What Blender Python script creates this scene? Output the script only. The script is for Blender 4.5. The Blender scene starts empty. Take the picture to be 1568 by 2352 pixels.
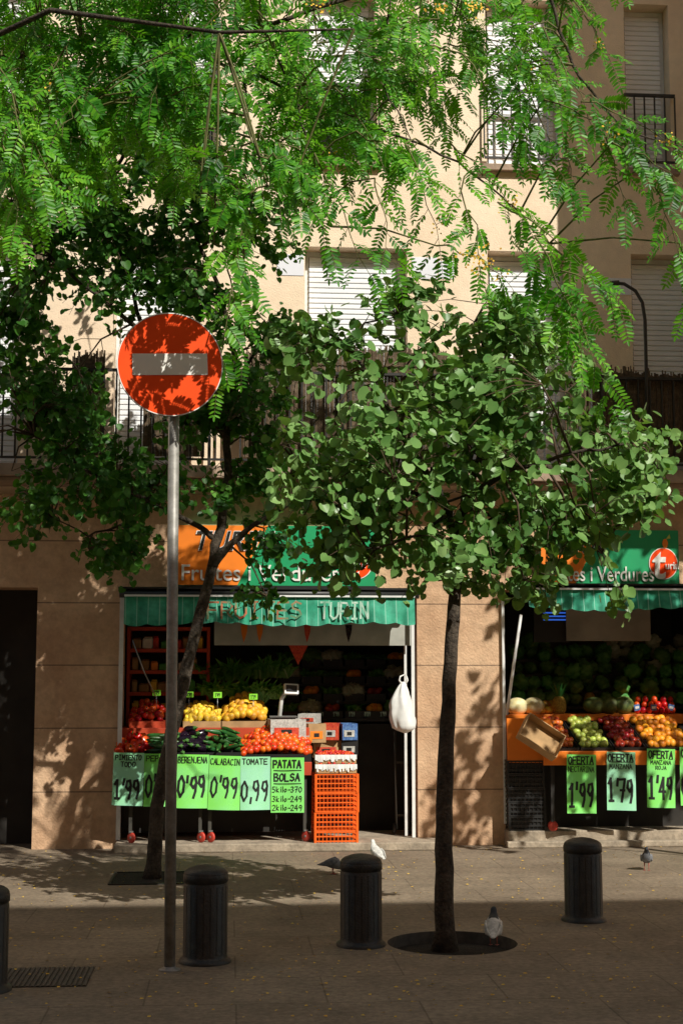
import bpy, math, random
import numpy as np
from mathutils import Vector, Matrix, noise
random.seed(11); rng=np.random.default_rng(11)
sc=bpy.context.scene; COL=sc.collection
F=3267.0; TH=math.radians(6.53); CT,ST=math.cos(TH),math.sin(TH)
PSI=math.radians(4.5); CP,SP=math.cos(PSI),math.sin(PSI); CX=-0.95; CZ=1.6
def ray(px,py):
    u=(px-784)/F; v=(1176-py)/F
    a=CT-v*ST; dz=ST+v*CT
    return u*CP+a*SP, -u*SP+a*CP, dz
def P(px,py,Y):
    dx,dy,dz=ray(px,py); t=Y/dy
    return Vector((CX+dx*t,Y,CZ+dz*t))
def G(px,py,z=0.0):
    dx,dy,dz=ray(px,py); t=(z-CZ)/dz
    return Vector((CX+dx*t,dy*t,z))
FY=13.6
SUN=Vector((math.sin(math.radians(33))*math.cos(math.radians(41)),-math.cos(math.radians(33))*math.cos(math.radians(41)),math.sin(math.radians(41))))

# ---------------------------------------------------------------- materials
def mat(name,c,rough=.6,var=.18,scale=8,bump=0,metal=0,rnd=0,c2=None,spec=.5,bscale=None,detail=6):
    m=bpy.data.materials.new(name); m.use_nodes=True; nt=m.node_tree; N=nt.nodes; L=nt.links; b=N['Principled BSDF']
    tc=N.new('ShaderNodeTexCoord'); nz=N.new('ShaderNodeTexNoise'); nz.inputs['Scale'].default_value=scale; nz.inputs['Detail'].default_value=detail
    L.new(tc.outputs['Object'],nz.inputs['Vector'])
    mr=N.new('ShaderNodeMapRange'); mr.inputs[1].default_value=.33; mr.inputs[2].default_value=.67
    L.new(nz.outputs['Fac'],mr.inputs[0])
    mx=N.new('ShaderNodeMix'); mx.data_type='RGBA'
    if c2 is None:
        a=[max(0,x*(1-var)) for x in c]; d=[min(1,x*(1+var)) for x in c]
    else: a=c; d=c2
    mx.inputs[6].default_value=(*a,1); mx.inputs[7].default_value=(*d,1)
    L.new(mr.outputs[0],mx.inputs[0]); out=mx.outputs[2]
    if rnd:
        oi=N.new('ShaderNodeObjectInfo'); r2=N.new('ShaderNodeMapRange'); r2.inputs[3].default_value=1-rnd; r2.inputs[4].default_value=1+rnd*.6
        L.new(oi.outputs['Random'],r2.inputs[0]); hs=N.new('ShaderNodeHueSaturation'); L.new(r2.outputs[0],hs.inputs['Value'])
        r3=N.new('ShaderNodeMapRange'); r3.inputs[3].default_value=.5-.03*rnd*2; r3.inputs[4].default_value=.5+.03*rnd*2
        L.new(oi.outputs['Random'],r3.inputs[0]); L.new(r3.outputs[0],hs.inputs['Hue'])
        L.new(out,hs.inputs['Color']); out=hs.outputs['Color']
    L.new(out,b.inputs['Base Color'])
    b.inputs['Roughness'].default_value=rough; b.inputs['Metallic'].default_value=metal
    b.inputs['Specular IOR Level'].default_value=spec
    if bump:
        n2=N.new('ShaderNodeTexNoise'); n2.inputs['Scale'].default_value=bscale or scale*6; n2.inputs['Detail'].default_value=5
        L.new(tc.outputs['Object'],n2.inputs['Vector']); bp=N.new('ShaderNodeBump'); bp.inputs['Strength'].default_value=bump; bp.inputs['Distance'].default_value=.02
        L.new(n2.outputs['Fac'],bp.inputs['Height']); L.new(bp.outputs[0],b.inputs['Normal'])
    return m
def mottled(m,scale,lo,hi):
    nt=m.node_tree; N=nt.nodes; L=nt.links; b=N['Principled BSDF']; src=b.inputs['Base Color'].links[0].from_socket
    tc=N.new('ShaderNodeTexCoord'); n3=N.new('ShaderNodeTexNoise'); n3.inputs['Scale'].default_value=scale; n3.inputs['Detail'].default_value=9; n3.inputs['Roughness'].default_value=.65; L.new(tc.outputs['Object'],n3.inputs['Vector'])
    r=N.new('ShaderNodeMapRange'); r.inputs[1].default_value=.35; r.inputs[2].default_value=.65; r.inputs[3].default_value=lo; r.inputs[4].default_value=hi; L.new(n3.outputs['Fac'],r.inputs[0])
    m2=N.new('ShaderNodeMix'); m2.data_type='RGBA'; m2.blend_type='MULTIPLY'; m2.inputs[0].default_value=1
    L.new(src,m2.inputs[6]); L.new(r.outputs[0],m2.inputs[7]); L.new(m2.outputs[2],b.inputs['Base Color']); return m
def leafmat(name,cols,trans,tf=.35,rough=.45):
    m=bpy.data.materials.new(name); m.use_nodes=True; nt=m.node_tree; N=nt.nodes; L=nt.links; b=N['Principled BSDF']
    g=N.new('ShaderNodeNewGeometry'); cr=N.new('ShaderNodeValToRGB'); e=cr.color_ramp
    while len(e.elements)<len(cols): e.elements.new(.5)
    for i,c in enumerate(cols):
        e.elements[i].position=i/(len(cols)-1); e.elements[i].color=(*c,1)
    tc=N.new('ShaderNodeTexCoord'); nz=N.new('ShaderNodeTexNoise'); nz.inputs['Scale'].default_value=2.2; L.new(tc.outputs['Object'],nz.inputs['Vector'])
    mr=N.new('ShaderNodeMapRange'); mr.inputs[1].default_value=.35; mr.inputs[2].default_value=.65; L.new(nz.outputs['Fac'],mr.inputs[0])
    av=N.new('ShaderNodeMix'); av.data_type='FLOAT'; av.inputs[0].default_value=.45; L.new(g.outputs['Random Per Island'],av.inputs[2]); L.new(mr.outputs[0],av.inputs[3])
    L.new(av.outputs[0],cr.inputs[0]); L.new(cr.outputs[0],b.inputs['Base Color'])
    b.inputs['Roughness'].default_value=rough; b.inputs['Specular IOR Level'].default_value=.35
    t=N.new('ShaderNodeBsdfTranslucent'); t.inputs[0].default_value=(*trans,1)
    ms=N.new('ShaderNodeMixShader'); ms.inputs[0].default_value=tf
    L.new(b.outputs[0],ms.inputs[1]); L.new(t.outputs[0],ms.inputs[2]); L.new(ms.outputs[0],N['Material Output'].inputs[0])
    return m
def jointed(m,period,off,width,axis=2,dark=.45):
    nt=m.node_tree; N=nt.nodes; L=nt.links; b=N['Principled BSDF']; src=b.inputs['Base Color'].links[0].from_socket
    tc=N.new('ShaderNodeTexCoord'); sp=N.new('ShaderNodeSeparateXYZ'); L.new(tc.outputs['Object'],sp.inputs[0])
    a=N.new('ShaderNodeMath'); a.operation='ADD'; a.inputs[1].default_value=-off+width/2+period*50; L.new(sp.outputs[axis],a.inputs[0])
    mo=N.new('ShaderNodeMath'); mo.operation='MODULO'; mo.inputs[1].default_value=period; L.new(a.outputs[0],mo.inputs[0])
    lt=N.new('ShaderNodeMath'); lt.operation='LESS_THAN'; lt.inputs[1].default_value=width; L.new(mo.outputs[0],lt.inputs[0])
    mx=N.new('ShaderNodeMix'); mx.data_type='RGBA'; mx.blend_type='MULTIPLY'; mx.inputs[7].default_value=(dark,dark,dark,1)
    L.new(lt.outputs[0],mx.inputs[0]); L.new(src,mx.inputs[6]); L.new(mx.outputs[2],b.inputs['Base Color'])
    return m

M={}
M['stucco']=mottled(mat('cream_stucco',(.86,.66,.475),.9,c2=(.94,.77,.58),scale=1.1,bump=.3,bscale=70),9,.93,1.04)
M['stone']=jointed(mottled(mat('tan_stone_cladding',(.52,.315,.185),.85,c2=(.70,.47,.295),scale=1.9,bump=.4,bscale=50),15,.84,1.08),.585,.52,.012,2,.4)
M['slab']=mat('concrete_edge',(.36,.26,.19),.9,var=.25,scale=5,bump=.3)
M['step']=mottled(mat('stone_step',(.38,.31,.23),.85,var=.25,scale=7,bump=.3),30,.75,1.1)
M['shutter']=mat('white_shutter',(.82,.83,.85),.5,var=.05,scale=3)
M['patch']=mat('pale_wall_patch',(.80,.80,.86),.9,var=.06,scale=3)
M['iron']=mat('black_iron',(.022,.02,.018),.5,var=.3,scale=20)
M['reed']=mat('dry_reed',(.07,.045,.025),.9,c2=(.16,.11,.065),scale=30,bump=.4)
M['glass']=mat('dark_glass',(.02,.02,.022),.15,var=.1)
M['dark']=mat('shade_black',(.03,.026,.022),.9,var=.3,scale=3)  # near-black colour standing in for unlit depth
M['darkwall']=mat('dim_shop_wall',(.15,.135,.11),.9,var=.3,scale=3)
M['tile']=mat('beige_floor_tile',(.55,.46,.34),.5,var=.15,scale=6)
M['bark']=mottled(mat('grey_brown_bark',(.035,.025,.017),.95,c2=(.09,.068,.048),scale=14,bump=.9,bscale=45),55,.55,1.25)
M['twig']=mat('brown_twig',(.08,.05,.028),.9,var=.3,scale=20)
M['gtwig']=mat('green_brown_twig',(.12,.12,.035),.8,var=.3,scale=20)
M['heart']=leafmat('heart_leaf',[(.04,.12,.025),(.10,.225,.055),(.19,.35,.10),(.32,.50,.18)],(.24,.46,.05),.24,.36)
M['heart2']=leafmat('shaded_leaf',[(.008,.042,.005),(.022,.09,.010),(.06,.19,.02),(.16,.38,.05)],(.12,.38,.02),.24,.5)  # darker copy of the heart leaf, crown shade put into its colours
M['frond']=leafmat('feather_leaf',[(.006,.045,.004),(.025,.14,.008),(.10,.34,.015),(.27,.56,.04)],(.22,.62,.02),.33,.42)  # darkest stops hold near-black canopy shade in the leaf colour itself
M['flower']=mat('yellow_blossom',(.80,.42,.03),.7,c2=(.85,.58,.06),scale=30)
M['petal']=mat('dry_petal',(.68,.36,.03),.8,c2=(.75,.54,.08),scale=30)
M['pole']=mottled(mat('grey_galvanised_steel',(.22,.21,.185),.5,c2=(.33,.315,.29),scale=14,metal=.2),40,.8,1.1)
M['red']=mat('red_reflective_film',(1.0,.085,.006),.4,var=.0,scale=5,c2=(.95,.07,.005),spec=.3)
M['white']=mat('white_film',(.86,.84,.78),.45,var=.05,scale=5)
M['signback']=mat('sign_back_metal',(.3,.3,.3),.5,metal=.5)
M['bollard']=mottled(mat('black_cast_iron',(.010,.0105,.011),.5,c2=(.024,.0235,.022),scale=16,bump=.2,bscale=80),30,.8,1.2)
M['soil']=mat('dark_soil',(.016,.012,.008),1,var=.5,scale=20,bump=1)
M['grate']=mat('worn_grate',(.07,.06,.048),.7,var=.3,scale=20)
M['orange']=mat('orange_paint',(.88,.22,.012),.5,var=.08,scale=4)
M['orangep']=mat('orange_plastic',(.85,.13,.010),.45,var=.12,scale=6)
M['redshelf']=mat('red_shelf_paint',(.5,.06,.02),.5,var=.1)
M['green']=mat('sign_green',(.010,.32,.12),.45,var=.08,scale=4)
M['blackp']=mat('black_plastic',(.014,.014,.014),.45,var=.2)
M['black']=mat('black_marker',(.006,.007,.006),.6,var=.1)
M['card']=mat('cardboard',(.42,.26,.12),.85,var=.18,scale=8)
M['whitep']=mat('white_plastic',(.78,.78,.76),.4,var=.08,scale=12)
M['whitecard']=mottled(mat('printed_white_card',(.55,.54,.50),.8,var=.15,scale=20),60,.6,1.1)
M['bluep']=mottled(mat('blue_print',(.04,.12,.38),.6,c2=(.10,.22,.45),scale=30),60,.6,1.2)
M['redp']=mottled(mat('red_print',(.55,.035,.02),.6,c2=(.6,.09,.03),scale=30),60,.7,1.2)
M['fadedred']=mat('faded_red_print',(.55,.10,.04),.8,c2=(.10,.28,.15),scale=11)
M['fadedwhite']=mat('faded_white_print',(.66,.78,.70),.8,c2=(.18,.44,.30),scale=11)
M['steel']=mat('dull_steel',(.35,.35,.34),.4,metal=.7)
M['dsteel']=mat('dull_dark_steel',(.07,.065,.055),.6,metal=.3)
M['wheel']=mat('red_caster_wheel',(.5,.05,.03),.5)
M['sheet']=mat('fluorescent_price_card',(.22,.80,.07),.7,c2=(.26,.76,.28),scale=3.2,rnd=.05)
M['sheet2']=mat('mint_price_card',(.30,.74,.36),.7,c2=(.38,.76,.58),scale=3.2)
M['tagm']=mat('lime_tag',(.3,.85,.05),.6)
def awnmat():
    m=mottled(mat('green_awning_canvas',(.010,.25,.14),.85,c2=(.07,.40,.26),scale=5),13,.75,1.15)
    nt=m.node_tree; N=nt.nodes; L=nt.links; b=N['Principled BSDF']; src=b.inputs['Base Color'].links[0].from_socket
    tc=N.new('ShaderNodeTexCoord'); sp=N.new('ShaderNodeSeparateXYZ'); L.new(tc.outputs['Object'],sp.inputs[0])
    a=N.new('ShaderNodeMath'); a.operation='ADD'; a.inputs[1].default_value=50; L.new(sp.outputs[0],a.inputs[0])
    mo=N.new('ShaderNodeMath'); mo.operation='MODULO'; mo.inputs[1].default_value=.105; L.new(a.outputs[0],mo.inputs[0])
    lt=N.new('ShaderNodeMath'); lt.operation='LESS_THAN'; lt.inputs[1].default_value=.007; L.new(mo.outputs[0],lt.inputs[0])
    mx=N.new('ShaderNodeMix'); mx.data_type='RGBA'; mx.inputs[7].default_value=(.25,.52,.40,1)
    L.new(lt.outputs[0],mx.inputs[0]); L.new(src,mx.inputs[6]); L.new(mx.outputs[2],b.inputs['Base Color'])
    return m
M['awning']=awnmat()
def fm(n,c,c2=None,rough=.35,rnd=.25,scale=25): return mat(n,c,rough,c2=c2,scale=scale,rnd=rnd,var=.15)
M['tomato']=fm('tomato_skin',(.78,.08,.008),(.85,.15,.015)); M['stem']=mat('green_stem',(.05,.16,.02),.7)
M['redtom']=fm('red_tomato_skin',(.60,.025,.008),(.72,.06,.01)); M['pepper']=fm('red_pepper_skin',(.70,.035,.005),(.78,.07,.01),.25)
M['cuc']=fm('cucumber_skin',(.012,.065,.01),(.03,.12,.02),.4); M['aub']=fm('aubergine_skin',(.008,.004,.010),(.018,.008,.02),.2)
M['cour']=fm('courgette_skin',(.012,.08,.016),(.035,.14,.025),.35); M['lemon']=fm('lemon_peel',(.80,.50,.03),(.85,.58,.05),.5)
M['yell']=fm('yellow_peel',(.78,.36,.02),(.82,.50,.04),.5); M['nect']=fm('nectarine_skin',(.5,.03,.01),(.75,.22,.03),.4)
M['gapple']=fm('green_apple_skin',(.42,.55,.07),(.58,.65,.14),.35); M['rapple']=fm('red_apple_skin',(.26,.010,.01),(.45,.05,.02),.3)
M['orangef']=fm('orange_peel',(.85,.27,.01),(.9,.36,.02),.5); M['melon']=fm('pale_melon_rind',(.6,.5,.24),(.7,.62,.4),.5)
M['gmelon']=fm('green_melon_rind',(.05,.09,.02),(.16,.2,.05),.6); M['mango']=fm('mango_skin',(.7,.12,.02),(.62,.45,.04),.4,scale=9)
M['pine']=mat('pineapple_rind',(.3,.16,.02),.7,c2=(.6,.38,.05),scale=60,bump=.8); M['cab']=fm('cabbage_leaf',(.05,.18,.03),(.17,.36,.08),.6,scale=14,rnd=.5)
M['cauli']=fm('cauliflower_head',(.35,.36,.22),(.5,.5,.36),.8,scale=30,rnd=.4); M['greens']=leafmat('leafy_greens',[(.03,.14,.015),(.08,.28,.03),(.18,.42,.08),(.45,.55,.3)],(.1,.4,.03),.2)
M['pigeon']=mottled(mat('pigeon_grey',(.10,.11,.13),.8,c2=(.24,.25,.27),scale=25),60,.7,1.2); M['pigdark']=mat('pigeon_dark',(.03,.035,.045),.6)
M['pigwhite']=mottled(mat('pigeon_white',(.42,.42,.40),.8,c2=(.78,.76,.72),scale=22),50,.75,1.1); M['pink']=mat('pink_leg',(.45,.12,.09),.7)

# ---------------------------------------------------------------- mesh building
class MB:
    def __init__(s): s.v=[]; s.f=[]; s.m=[]; s.s=[]
    def add(s,vs,fs,mi=0,sm=False):
        b=len(s.v); s.v+= [tuple(v) for v in vs]
        for f in fs: s.f.append([b+i for i in f]); s.m.append(mi); s.s.append(sm)
    def box(s,x0,x1,y0,y1,z0,z1,mi=0,T=None):
        vs=[Vector((x,y,z)) for x in (x0,x1) for y in (y0,y1) for z in (z0,z1)]
        if T: vs=[T@v for v in vs]
        s.add(vs,[(0,1,3,2),(4,6,7,5),(0,4,5,1),(2,3,7,6),(0,2,6,4),(1,5,7,3)],mi)
    def tube(s,pts,rad,n=8,mi=0,caps=True,sm=True,flat=1.0):
        pts=[Vector(p) for p in pts]
        if not hasattr(rad,'__len__'): rad=[rad]*len(pts)
        vs=[]; up=Vector((.13,.21,1)).normalized(); prev=None
        for i,p in enumerate(pts):
            d=(pts[min(i+1,len(pts)-1)]-pts[max(i-1,0)])
            if d.length<1e-7: d=Vector((0,0,1))
            d.normalize()
            if prev is None:
                a=d.cross(up)
                if a.length<.05: a=d.cross(Vector((1,0,0)))
            else: a=prev-d*prev.dot(d)
            a.normalize(); prev=a; b=d.cross(a)
            for k in range(n):
                t=2*math.pi*k/n; vs.append(p+(a*math.cos(t)+b*math.sin(t)*flat)*rad[i])
        fs=[]
        for i in range(len(pts)-1):
            for k in range(n):
                k2=(k+1)%n; fs.append((i*n+k,i*n+k2,(i+1)*n+k2,(i+1)*n+k))
        s.add(vs,fs,mi,sm)
        if caps:
            b=len(s.v)-len(vs)
            s.f.append([b+k for k in reversed(range(n))]); s.m.append(mi); s.s.append(False)
            s.f.append([b+(len(pts)-1)*n+k for k in range(n)]); s.m.append(mi); s.s.append(False)
    def lathe(s,prof,n=20,mi=0,T=None,lobes=0,la=0,sm=True):
        vs=[];fs=[]
        for r,z in prof:
            for k in range(n):
                t=2*math.pi*k/n; rr=r*(1+la*math.cos(lobes*t)) if lobes else r
                v=Vector((rr*math.cos(t),rr*math.sin(t),z)); vs.append(T@v if T else v)
        for i in range(len(prof)-1):
            for k in range(n):
                k2=(k+1)%n; fs.append((i*n+k,i*n+k2,(i+1)*n+k2,(i+1)*n+k))
        s.add(vs,fs,mi,sm)
    def loft(s,secs,n=12,mi=0):
        vs=[];fs=[]
        for c,rx,rz in secs:
            for k in range(n):
                t=2*math.pi*k/n; vs.append((c[0]+rx*math.cos(t),c[1],c[2]+rz*math.sin(t)))
        for i in range(len(secs)-1):
            for k in range(n):
                k2=(k+1)%n; fs.append((i*n+k,i*n+k2,(i+1)*n+k2,(i+1)*n+k))
        s.add(vs,fs,mi,True)
    def quad(s,a,b,c,d,mi=0): s.add([a,b,c,d],[(0,1,2,3)],mi)
    def build(s,name,mats,parent=None,world=True,bevel=0):
        me=bpy.data.meshes.new(name); me.from_pydata(s.v,[],s.f)
        for m in (mats if isinstance(mats,(list,tuple)) else [mats]): me.materials.append(M[m] if isinstance(m,str) else m)
        me.polygons.foreach_set('material_index',s.m); me.polygons.foreach_set('use_smooth',s.s); me.update()
        return link(name,me,parent,world,bevel)
def link(name,me,parent=None,world=True,bevel=0):
    o=bpy.data.objects.new(name,me); COL.objects.link(o)
    if parent:
        o.parent=parent
        if world: o.matrix_parent_inverse=(Matrix.LocRotScale(parent.location,parent.rotation_euler,None)).inverted()
    if bevel:
        b=o.modifiers.new('b','BEVEL'); b.width=bevel; b.segments=2; b.limit_method='ANGLE'
    return o
def tag(o,label,cat,group=None):
    o['label']=label; o['category']=cat
    if group: o['group']=group
    return o
def thing(name,label,cat,loc=(0,0,0),rz=0,group=None,rx=0,ry=0):
    o=bpy.data.objects.new(name,None); COL.objects.link(o); o.location=loc; o.rotation_euler=(rx,ry,rz); o.empty_display_size=.1
    return tag(o,label,cat,group)
def dup(o,parent=None):
    c=o.copy(); COL.objects.link(c)
    if parent: c.parent=parent
    for ch in list(o.children): dup(ch,c)
    return c
def struct(o): o['kind']='structure'; return o

GL={'A':[[(0,0),(.5,1),(1,0)],[(.2,.38),(.8,.38)]],'B':[[(0,0),(0,1),(.7,1),(.85,.78),(.65,.55),(0,.52)],[(.65,.55),(1,.3),(.8,0),(0,0)]],
'C':[[(1,.85),(.6,1),(.15,.85),(0,.5),(.15,.15),(.6,0),(1,.12)]],'D':[[(0,0),(0,1),(.6,.95),(1,.6),(.9,.2),(.5,0),(0,0)]],
'E':[[(1,1),(0,1),(0,0),(1,0)],[(0,.5),(.8,.5)]],'F':[[(1,1),(0,1),(0,0)],[(0,.52),(.75,.52)]],'I':[[(.5,1),(.5,0)],[(.2,1),(.8,1)],[(.2,0),(.8,0)]],
'J':[[(.9,1),(.9,.2),(.55,0),(.1,.15)]],'K':[[(0,1),(0,0)],[(.9,1),(0,.45),(1,0)]],'L':[[(0,1),(0,0),(.9,0)]],'M':[[(0,0),(.05,1),(.5,.35),(.95,1),(1,0)]],
'N':[[(0,0),(0,1),(1,0),(1,1)]],'O':[[(.5,1),(.1,.8),(0,.45),(.2,.08),(.55,0),(.9,.2),(1,.6),(.85,.9),(.5,1)]],'P':[[(0,0),(0,1),(.75,.98),(1,.75),(.75,.5),(0,.46)]],
'R':[[(0,0),(0,1),(.75,.98),(1,.75),(.75,.5),(0,.46)],[(.4,.48),(1,0)]],'S':[[(.95,.88),(.5,1),(.1,.82),(.2,.58),(.8,.45),(.95,.2),(.5,0),(0,.12)]],
'T':[[(0,1),(1,1)],[(.5,1),(.5,0)]],'U':[[(0,1),(0,.2),(.4,0),(.8,.1),(1,.3),(1,1)]],'V':[[(0,1),(.5,0),(1,1)]],'Z':[[(0,1),(1,1),(0,0),(1,0)]],'1':[[(.15,.78),(.55,1),(.55,0)],[(.2,0),(.9,0)]],'2':[[(.05,.8),(.4,1),(.9,.85),(.85,.55),(0,0),(1,0)]],
'3':[[(.05,.92),(.6,1),(.9,.78),(.4,.54),(.95,.3),(.6,0),(0,.08)]],'4':[[(.7,0),(.7,1),(0,.35),(1,.35)]],'5':[[(.9,1),(.15,1),(.1,.58),(.7,.6),(.95,.3),(.6,0),(.05,.06)]],
'7':[[(.05,.98),(.95,1),(.4,0)],[(.2,.5),(.85,.5)]],'8':[[(.5,1),(.1,.8),(.3,.56),(.9,.3),(.5,0),(.1,.25),(.7,.56),(.9,.82),(.5,1)]],'9':[[(.9,.7),(.5,.48),(.1,.65),(.25,.95),(.75,1),(.92,.75),(.85,.3),(.6,0)]],
'0':[[(.5,1),(.1,.75),(.05,.3),(.45,0),(.9,.25),(.95,.7),(.5,1)]],"'":[[(.5,1.05),(.35,.75)]],',':[[(.5,.12),(.3,-.15)]],'-':[[(.1,.45),(.9,.45)]],'k':[[(.1,.95),(.1,0)],[(.8,.6),(.1,.3),(.85,0)]],
'i':[[(.5,.6),(.5,0)],[(.5,.82),(.5,.9)]],'l':[[(.5,1),(.5,0)]],'o':[[(.5,.6),(.1,.35),(.4,0),(.85,.2),(.8,.5),(.5,.6)]],' ':[]}
def scribble(mb,txt,cx,cz,w,h,st,y,mi=0,slant=.0):
    n=len(txt); wt=[.45 if c in "',il" else (.7 if c=='-' else 1) for c in txt]; cw=w/sum(wt); x=cx-w/2
    for c,k in zip(txt,wt):
        jz=random.uniform(-.04,.04)*h; ww=cw*k*.74 if k==1 else cw*k; sl=slant+random.uniform(-.03,.05)
        for pl in GL.get(c,[]):
            for (a,b),(a2,b2) in zip(pl[:-1],pl[1:]):
                p=Vector((x+a*ww+b*h*sl,0,cz-h/2+b*h+jz)); q=Vector((x+a2*ww+b2*h*sl,0,cz-h/2+b2*h+jz)); d=q-p
                if d.length<1e-6: continue
                d.normalize(); p-=d*st*.4; q+=d*st*.4; nrm=Vector((-d.z,0,d.x))*st/2; y-=.00002
                mb.quad((p.x-nrm.x,y,p.z-nrm.z),(q.x-nrm.x,y,q.z-nrm.z),(q.x+nrm.x,y,q.z+nrm.z),(p.x+nrm.x,y,p.z+nrm.z),mi)
        x+=cw*k
def ftext(name,txt,size,loc,m,parent,offset=0,shear=0,sx=1,extr=.004,width=None):
    cu=bpy.data.curves.new('t','FONT'); cu.body=txt; cu.size=size; cu.extrude=extr; cu.offset=offset; cu.shear=shear
    to=bpy.data.objects.new('t',cu); COL.objects.link(to); bpy.context.view_layer.update()
    me=bpy.data.meshes.new_from_object(to.evaluated_get(bpy.context.evaluated_depsgraph_get())); bpy.data.objects.remove(to)
    if width:
        mx=max(v.co.x for v in me.vertices); sx=width/mx
    me.transform(Matrix.Translation(loc)@Matrix.Rotation(math.pi/2,4,'X')@Matrix.Diagonal((sx,1,1,1)))
    me.materials.clear(); me.materials.append(M[m]); me.name=name
    return link(name,me,parent,True)

# ---------------------------------------------------------------- ground
g1=G(1022,2165); gc=G(1038,2165); g2=G(350,2018)
def ground():
    m=mat('pavement_slabs',(.205,.155,.105),.85,c2=(.30,.235,.165),scale=.9,bump=.25,bscale=60)
    nt=m.node_tree; N=nt.nodes; L=nt.links; b=N['Principled BSDF']; src=b.inputs['Base Color'].links[0].from_socket
    tc=N.new('ShaderNodeTexCoord'); br=N.new('ShaderNodeTexBrick'); br.inputs['Scale'].default_value=1
    br.inputs['Color1'].default_value=(1,1,1,1); br.inputs['Color2'].default_value=(.93,.92,.92,1); br.inputs['Mortar'].default_value=(.62,.6,.58,1)
    br.inputs['Mortar Size'].default_value=.005; br.inputs['Brick Width'].default_value=.9; br.inputs['Row Height'].default_value=.6
    L.new(tc.outputs['Object'],br.inputs['Vector'])
    mx=N.new('ShaderNodeMix'); mx.data_type='RGBA'; mx.blend_type='MULTIPLY'; mx.inputs[0].default_value=1
    L.new(src,mx.inputs[6]); L.new(br.outputs['Color'],mx.inputs[7]); L.new(mx.outputs[2],b.inputs['Base Color'])
    mottled(m,26,.66,1.15); mottled(m,3.1,.78,1.08)
    q=MB(); n=48; R=.39
    inn=[(gc.x+R*math.cos(k/n*6.28319),gc.y+R*math.sin(k/n*6.28319),0) for k in range(n)]; out=[(gc.x+160*math.cos(k/n*6.28319),gc.y+160*math.sin(k/n*6.28319),0) for k in range(n)]
    q.add(inn+out,[(k,n+k,n+(k+1)%n,(k+1)%n) for k in range(n)]); struct(q.build('pavement',m))
ground()
q=MB()
for _ in range(1300):
    g=G(random.uniform(-200,1750),1940+random.random()**1.5*400); s=random.uniform(.005,.016); a=random.random()*6.28
    if (g-gc).length<.42: continue
    c,d=math.cos(a)*s,math.sin(a)*s; z=.004+random.random()*.006
    q.add([(g.x+c,g.y+d,z),(g.x-d*.6,g.y+c*.6,z+.004),(g.x-c,g.y-d,z),(g.x+d*.6,g.y-c*.6,z)],[(0,1,2,3)])
o=q.build('fallen_petals','petal'); o['kind']='stuff'; tag(o,'small yellow petals fallen and scattered over the pavement','petals')

# ---------------------------------------------------------------- buildings
def wallmesh(mb,x0,x1,z0,z1,y,ops,dep,mi=0):
    xs=sorted({x0,x1,*[o[0] for o in ops],*[o[1] for o in ops]}); zs=sorted({z0,z1,*[o[2] for o in ops],*[o[3] for o in ops]})
    xs=[x for x in xs if x0<=x<=x1]; zs=[z for z in zs if z0<=z<=z1]
    for i in range(len(xs)-1):
        for j in range(len(zs)-1):
            cx=(xs[i]+xs[i+1])/2; cz=(zs[j]+zs[j+1])/2
            if any(o[0]<cx<o[1] and o[2]<cz<o[3] for o in ops): continue
            mb.quad((xs[i],y,zs[j]),(xs[i+1],y,zs[j]),(xs[i+1],y,zs[j+1]),(xs[i],y,zs[j+1]),mi)
    for a,b,c,d in [o[:4] for o in ops]:
        mb.quad((a,y,c),(a,y,d),(a,y+dep,d),(a,y+dep,c),mi); mb.quad((b,y,c),(b,y+dep,c),(b,y+dep,d),(b,y,d),mi)
        mb.quad((a,y,d),(b,y,d),(b,y+dep,d),(a,y+dep,d),mi)
        if c>z0+.01: mb.quad((a,y,c),(a,y+dep,c),(b,y+dep,c),(b,y,c),mi)
B=thing('apartment_building','cream stuccoed apartment building with a greengrocer on its ground floor','building',(0,FY,0))
zt=P(1435,8,FY).z; zs_=P(1200,383,FY).z; zmt=P(800,568,FY).z; zfl=P(800,1082,FY).z; ZG=3.30
X=lambda px,py,Y=FY: P(px,py,Y).x
top=[(X(a,200),X(b,200)) for a,b in ((-120,90),(340,500),(700,862),(1115,1287),(1435,1537))]
mid=[(X(a,700),X(b,700)) for a,b in ((-150,50),(265,440),(700,935),(1120,1302),(1450,1640))]
far=[(-9,-7.9),(-6.6,-5.6)]
ops=[(a,b,zs_,zt) for a,b in top]+[(a,b,zfl,zmt) for a,b in mid]
ops+=[(a,b,zs_,zt) for a,b in far]+[(a,b,zt+1.3,zt+3.0) for a,b in top+far]
q=MB(); wallmesh(q,-14,14,ZG,17,FY,ops,.22); q.build('upper_wall','stucco',B)
LS=(X(278,1600),X(957,1600)); RS=(X(1158,1600),X(1640,1600)); DR=(X(-160,1700),X(80,1700)); ztop=P(600,1352,FY).z
gops=[(LS[0],LS[1],0,ztop),(RS[0],RS[1],0,ztop),(DR[0],DR[1],0,ztop)]
q=MB(); wallmesh(q,-14,14,0,ZG,FY-.03,gops,.45); q.box(-14,14,FY-.03,FY+.0,ZG,ZG+.004)
q.build('ground_floor_wall','stone',B)
q=MB(); q.box(-14,14,FY+.3,FY+8,17,17.2); q.build('roof','slab',B)
def shutter(x0,x1,z0,z1,y,parent,pitch=.052):
    q=MB(); n=int((z1-z0)/pitch); vs=[]
    for i in range(n+1):
        z=z0+(z1-z0)*i/n; vs+=[(x0,y,z),(x1,y,z),(x0,y-.013,z+pitch*.18),(x1,y-.013,z+pitch*.18),(x0,y-.010,z+pitch*.82),(x1,y-.010,z+pitch*.82)]
    m=len(vs)//2
    q.add(vs,[(2*i,2*i+1,2*i+3,2*i+2) for i in range(m-3)]); return q.build('shutter','shutter',parent)
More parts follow.
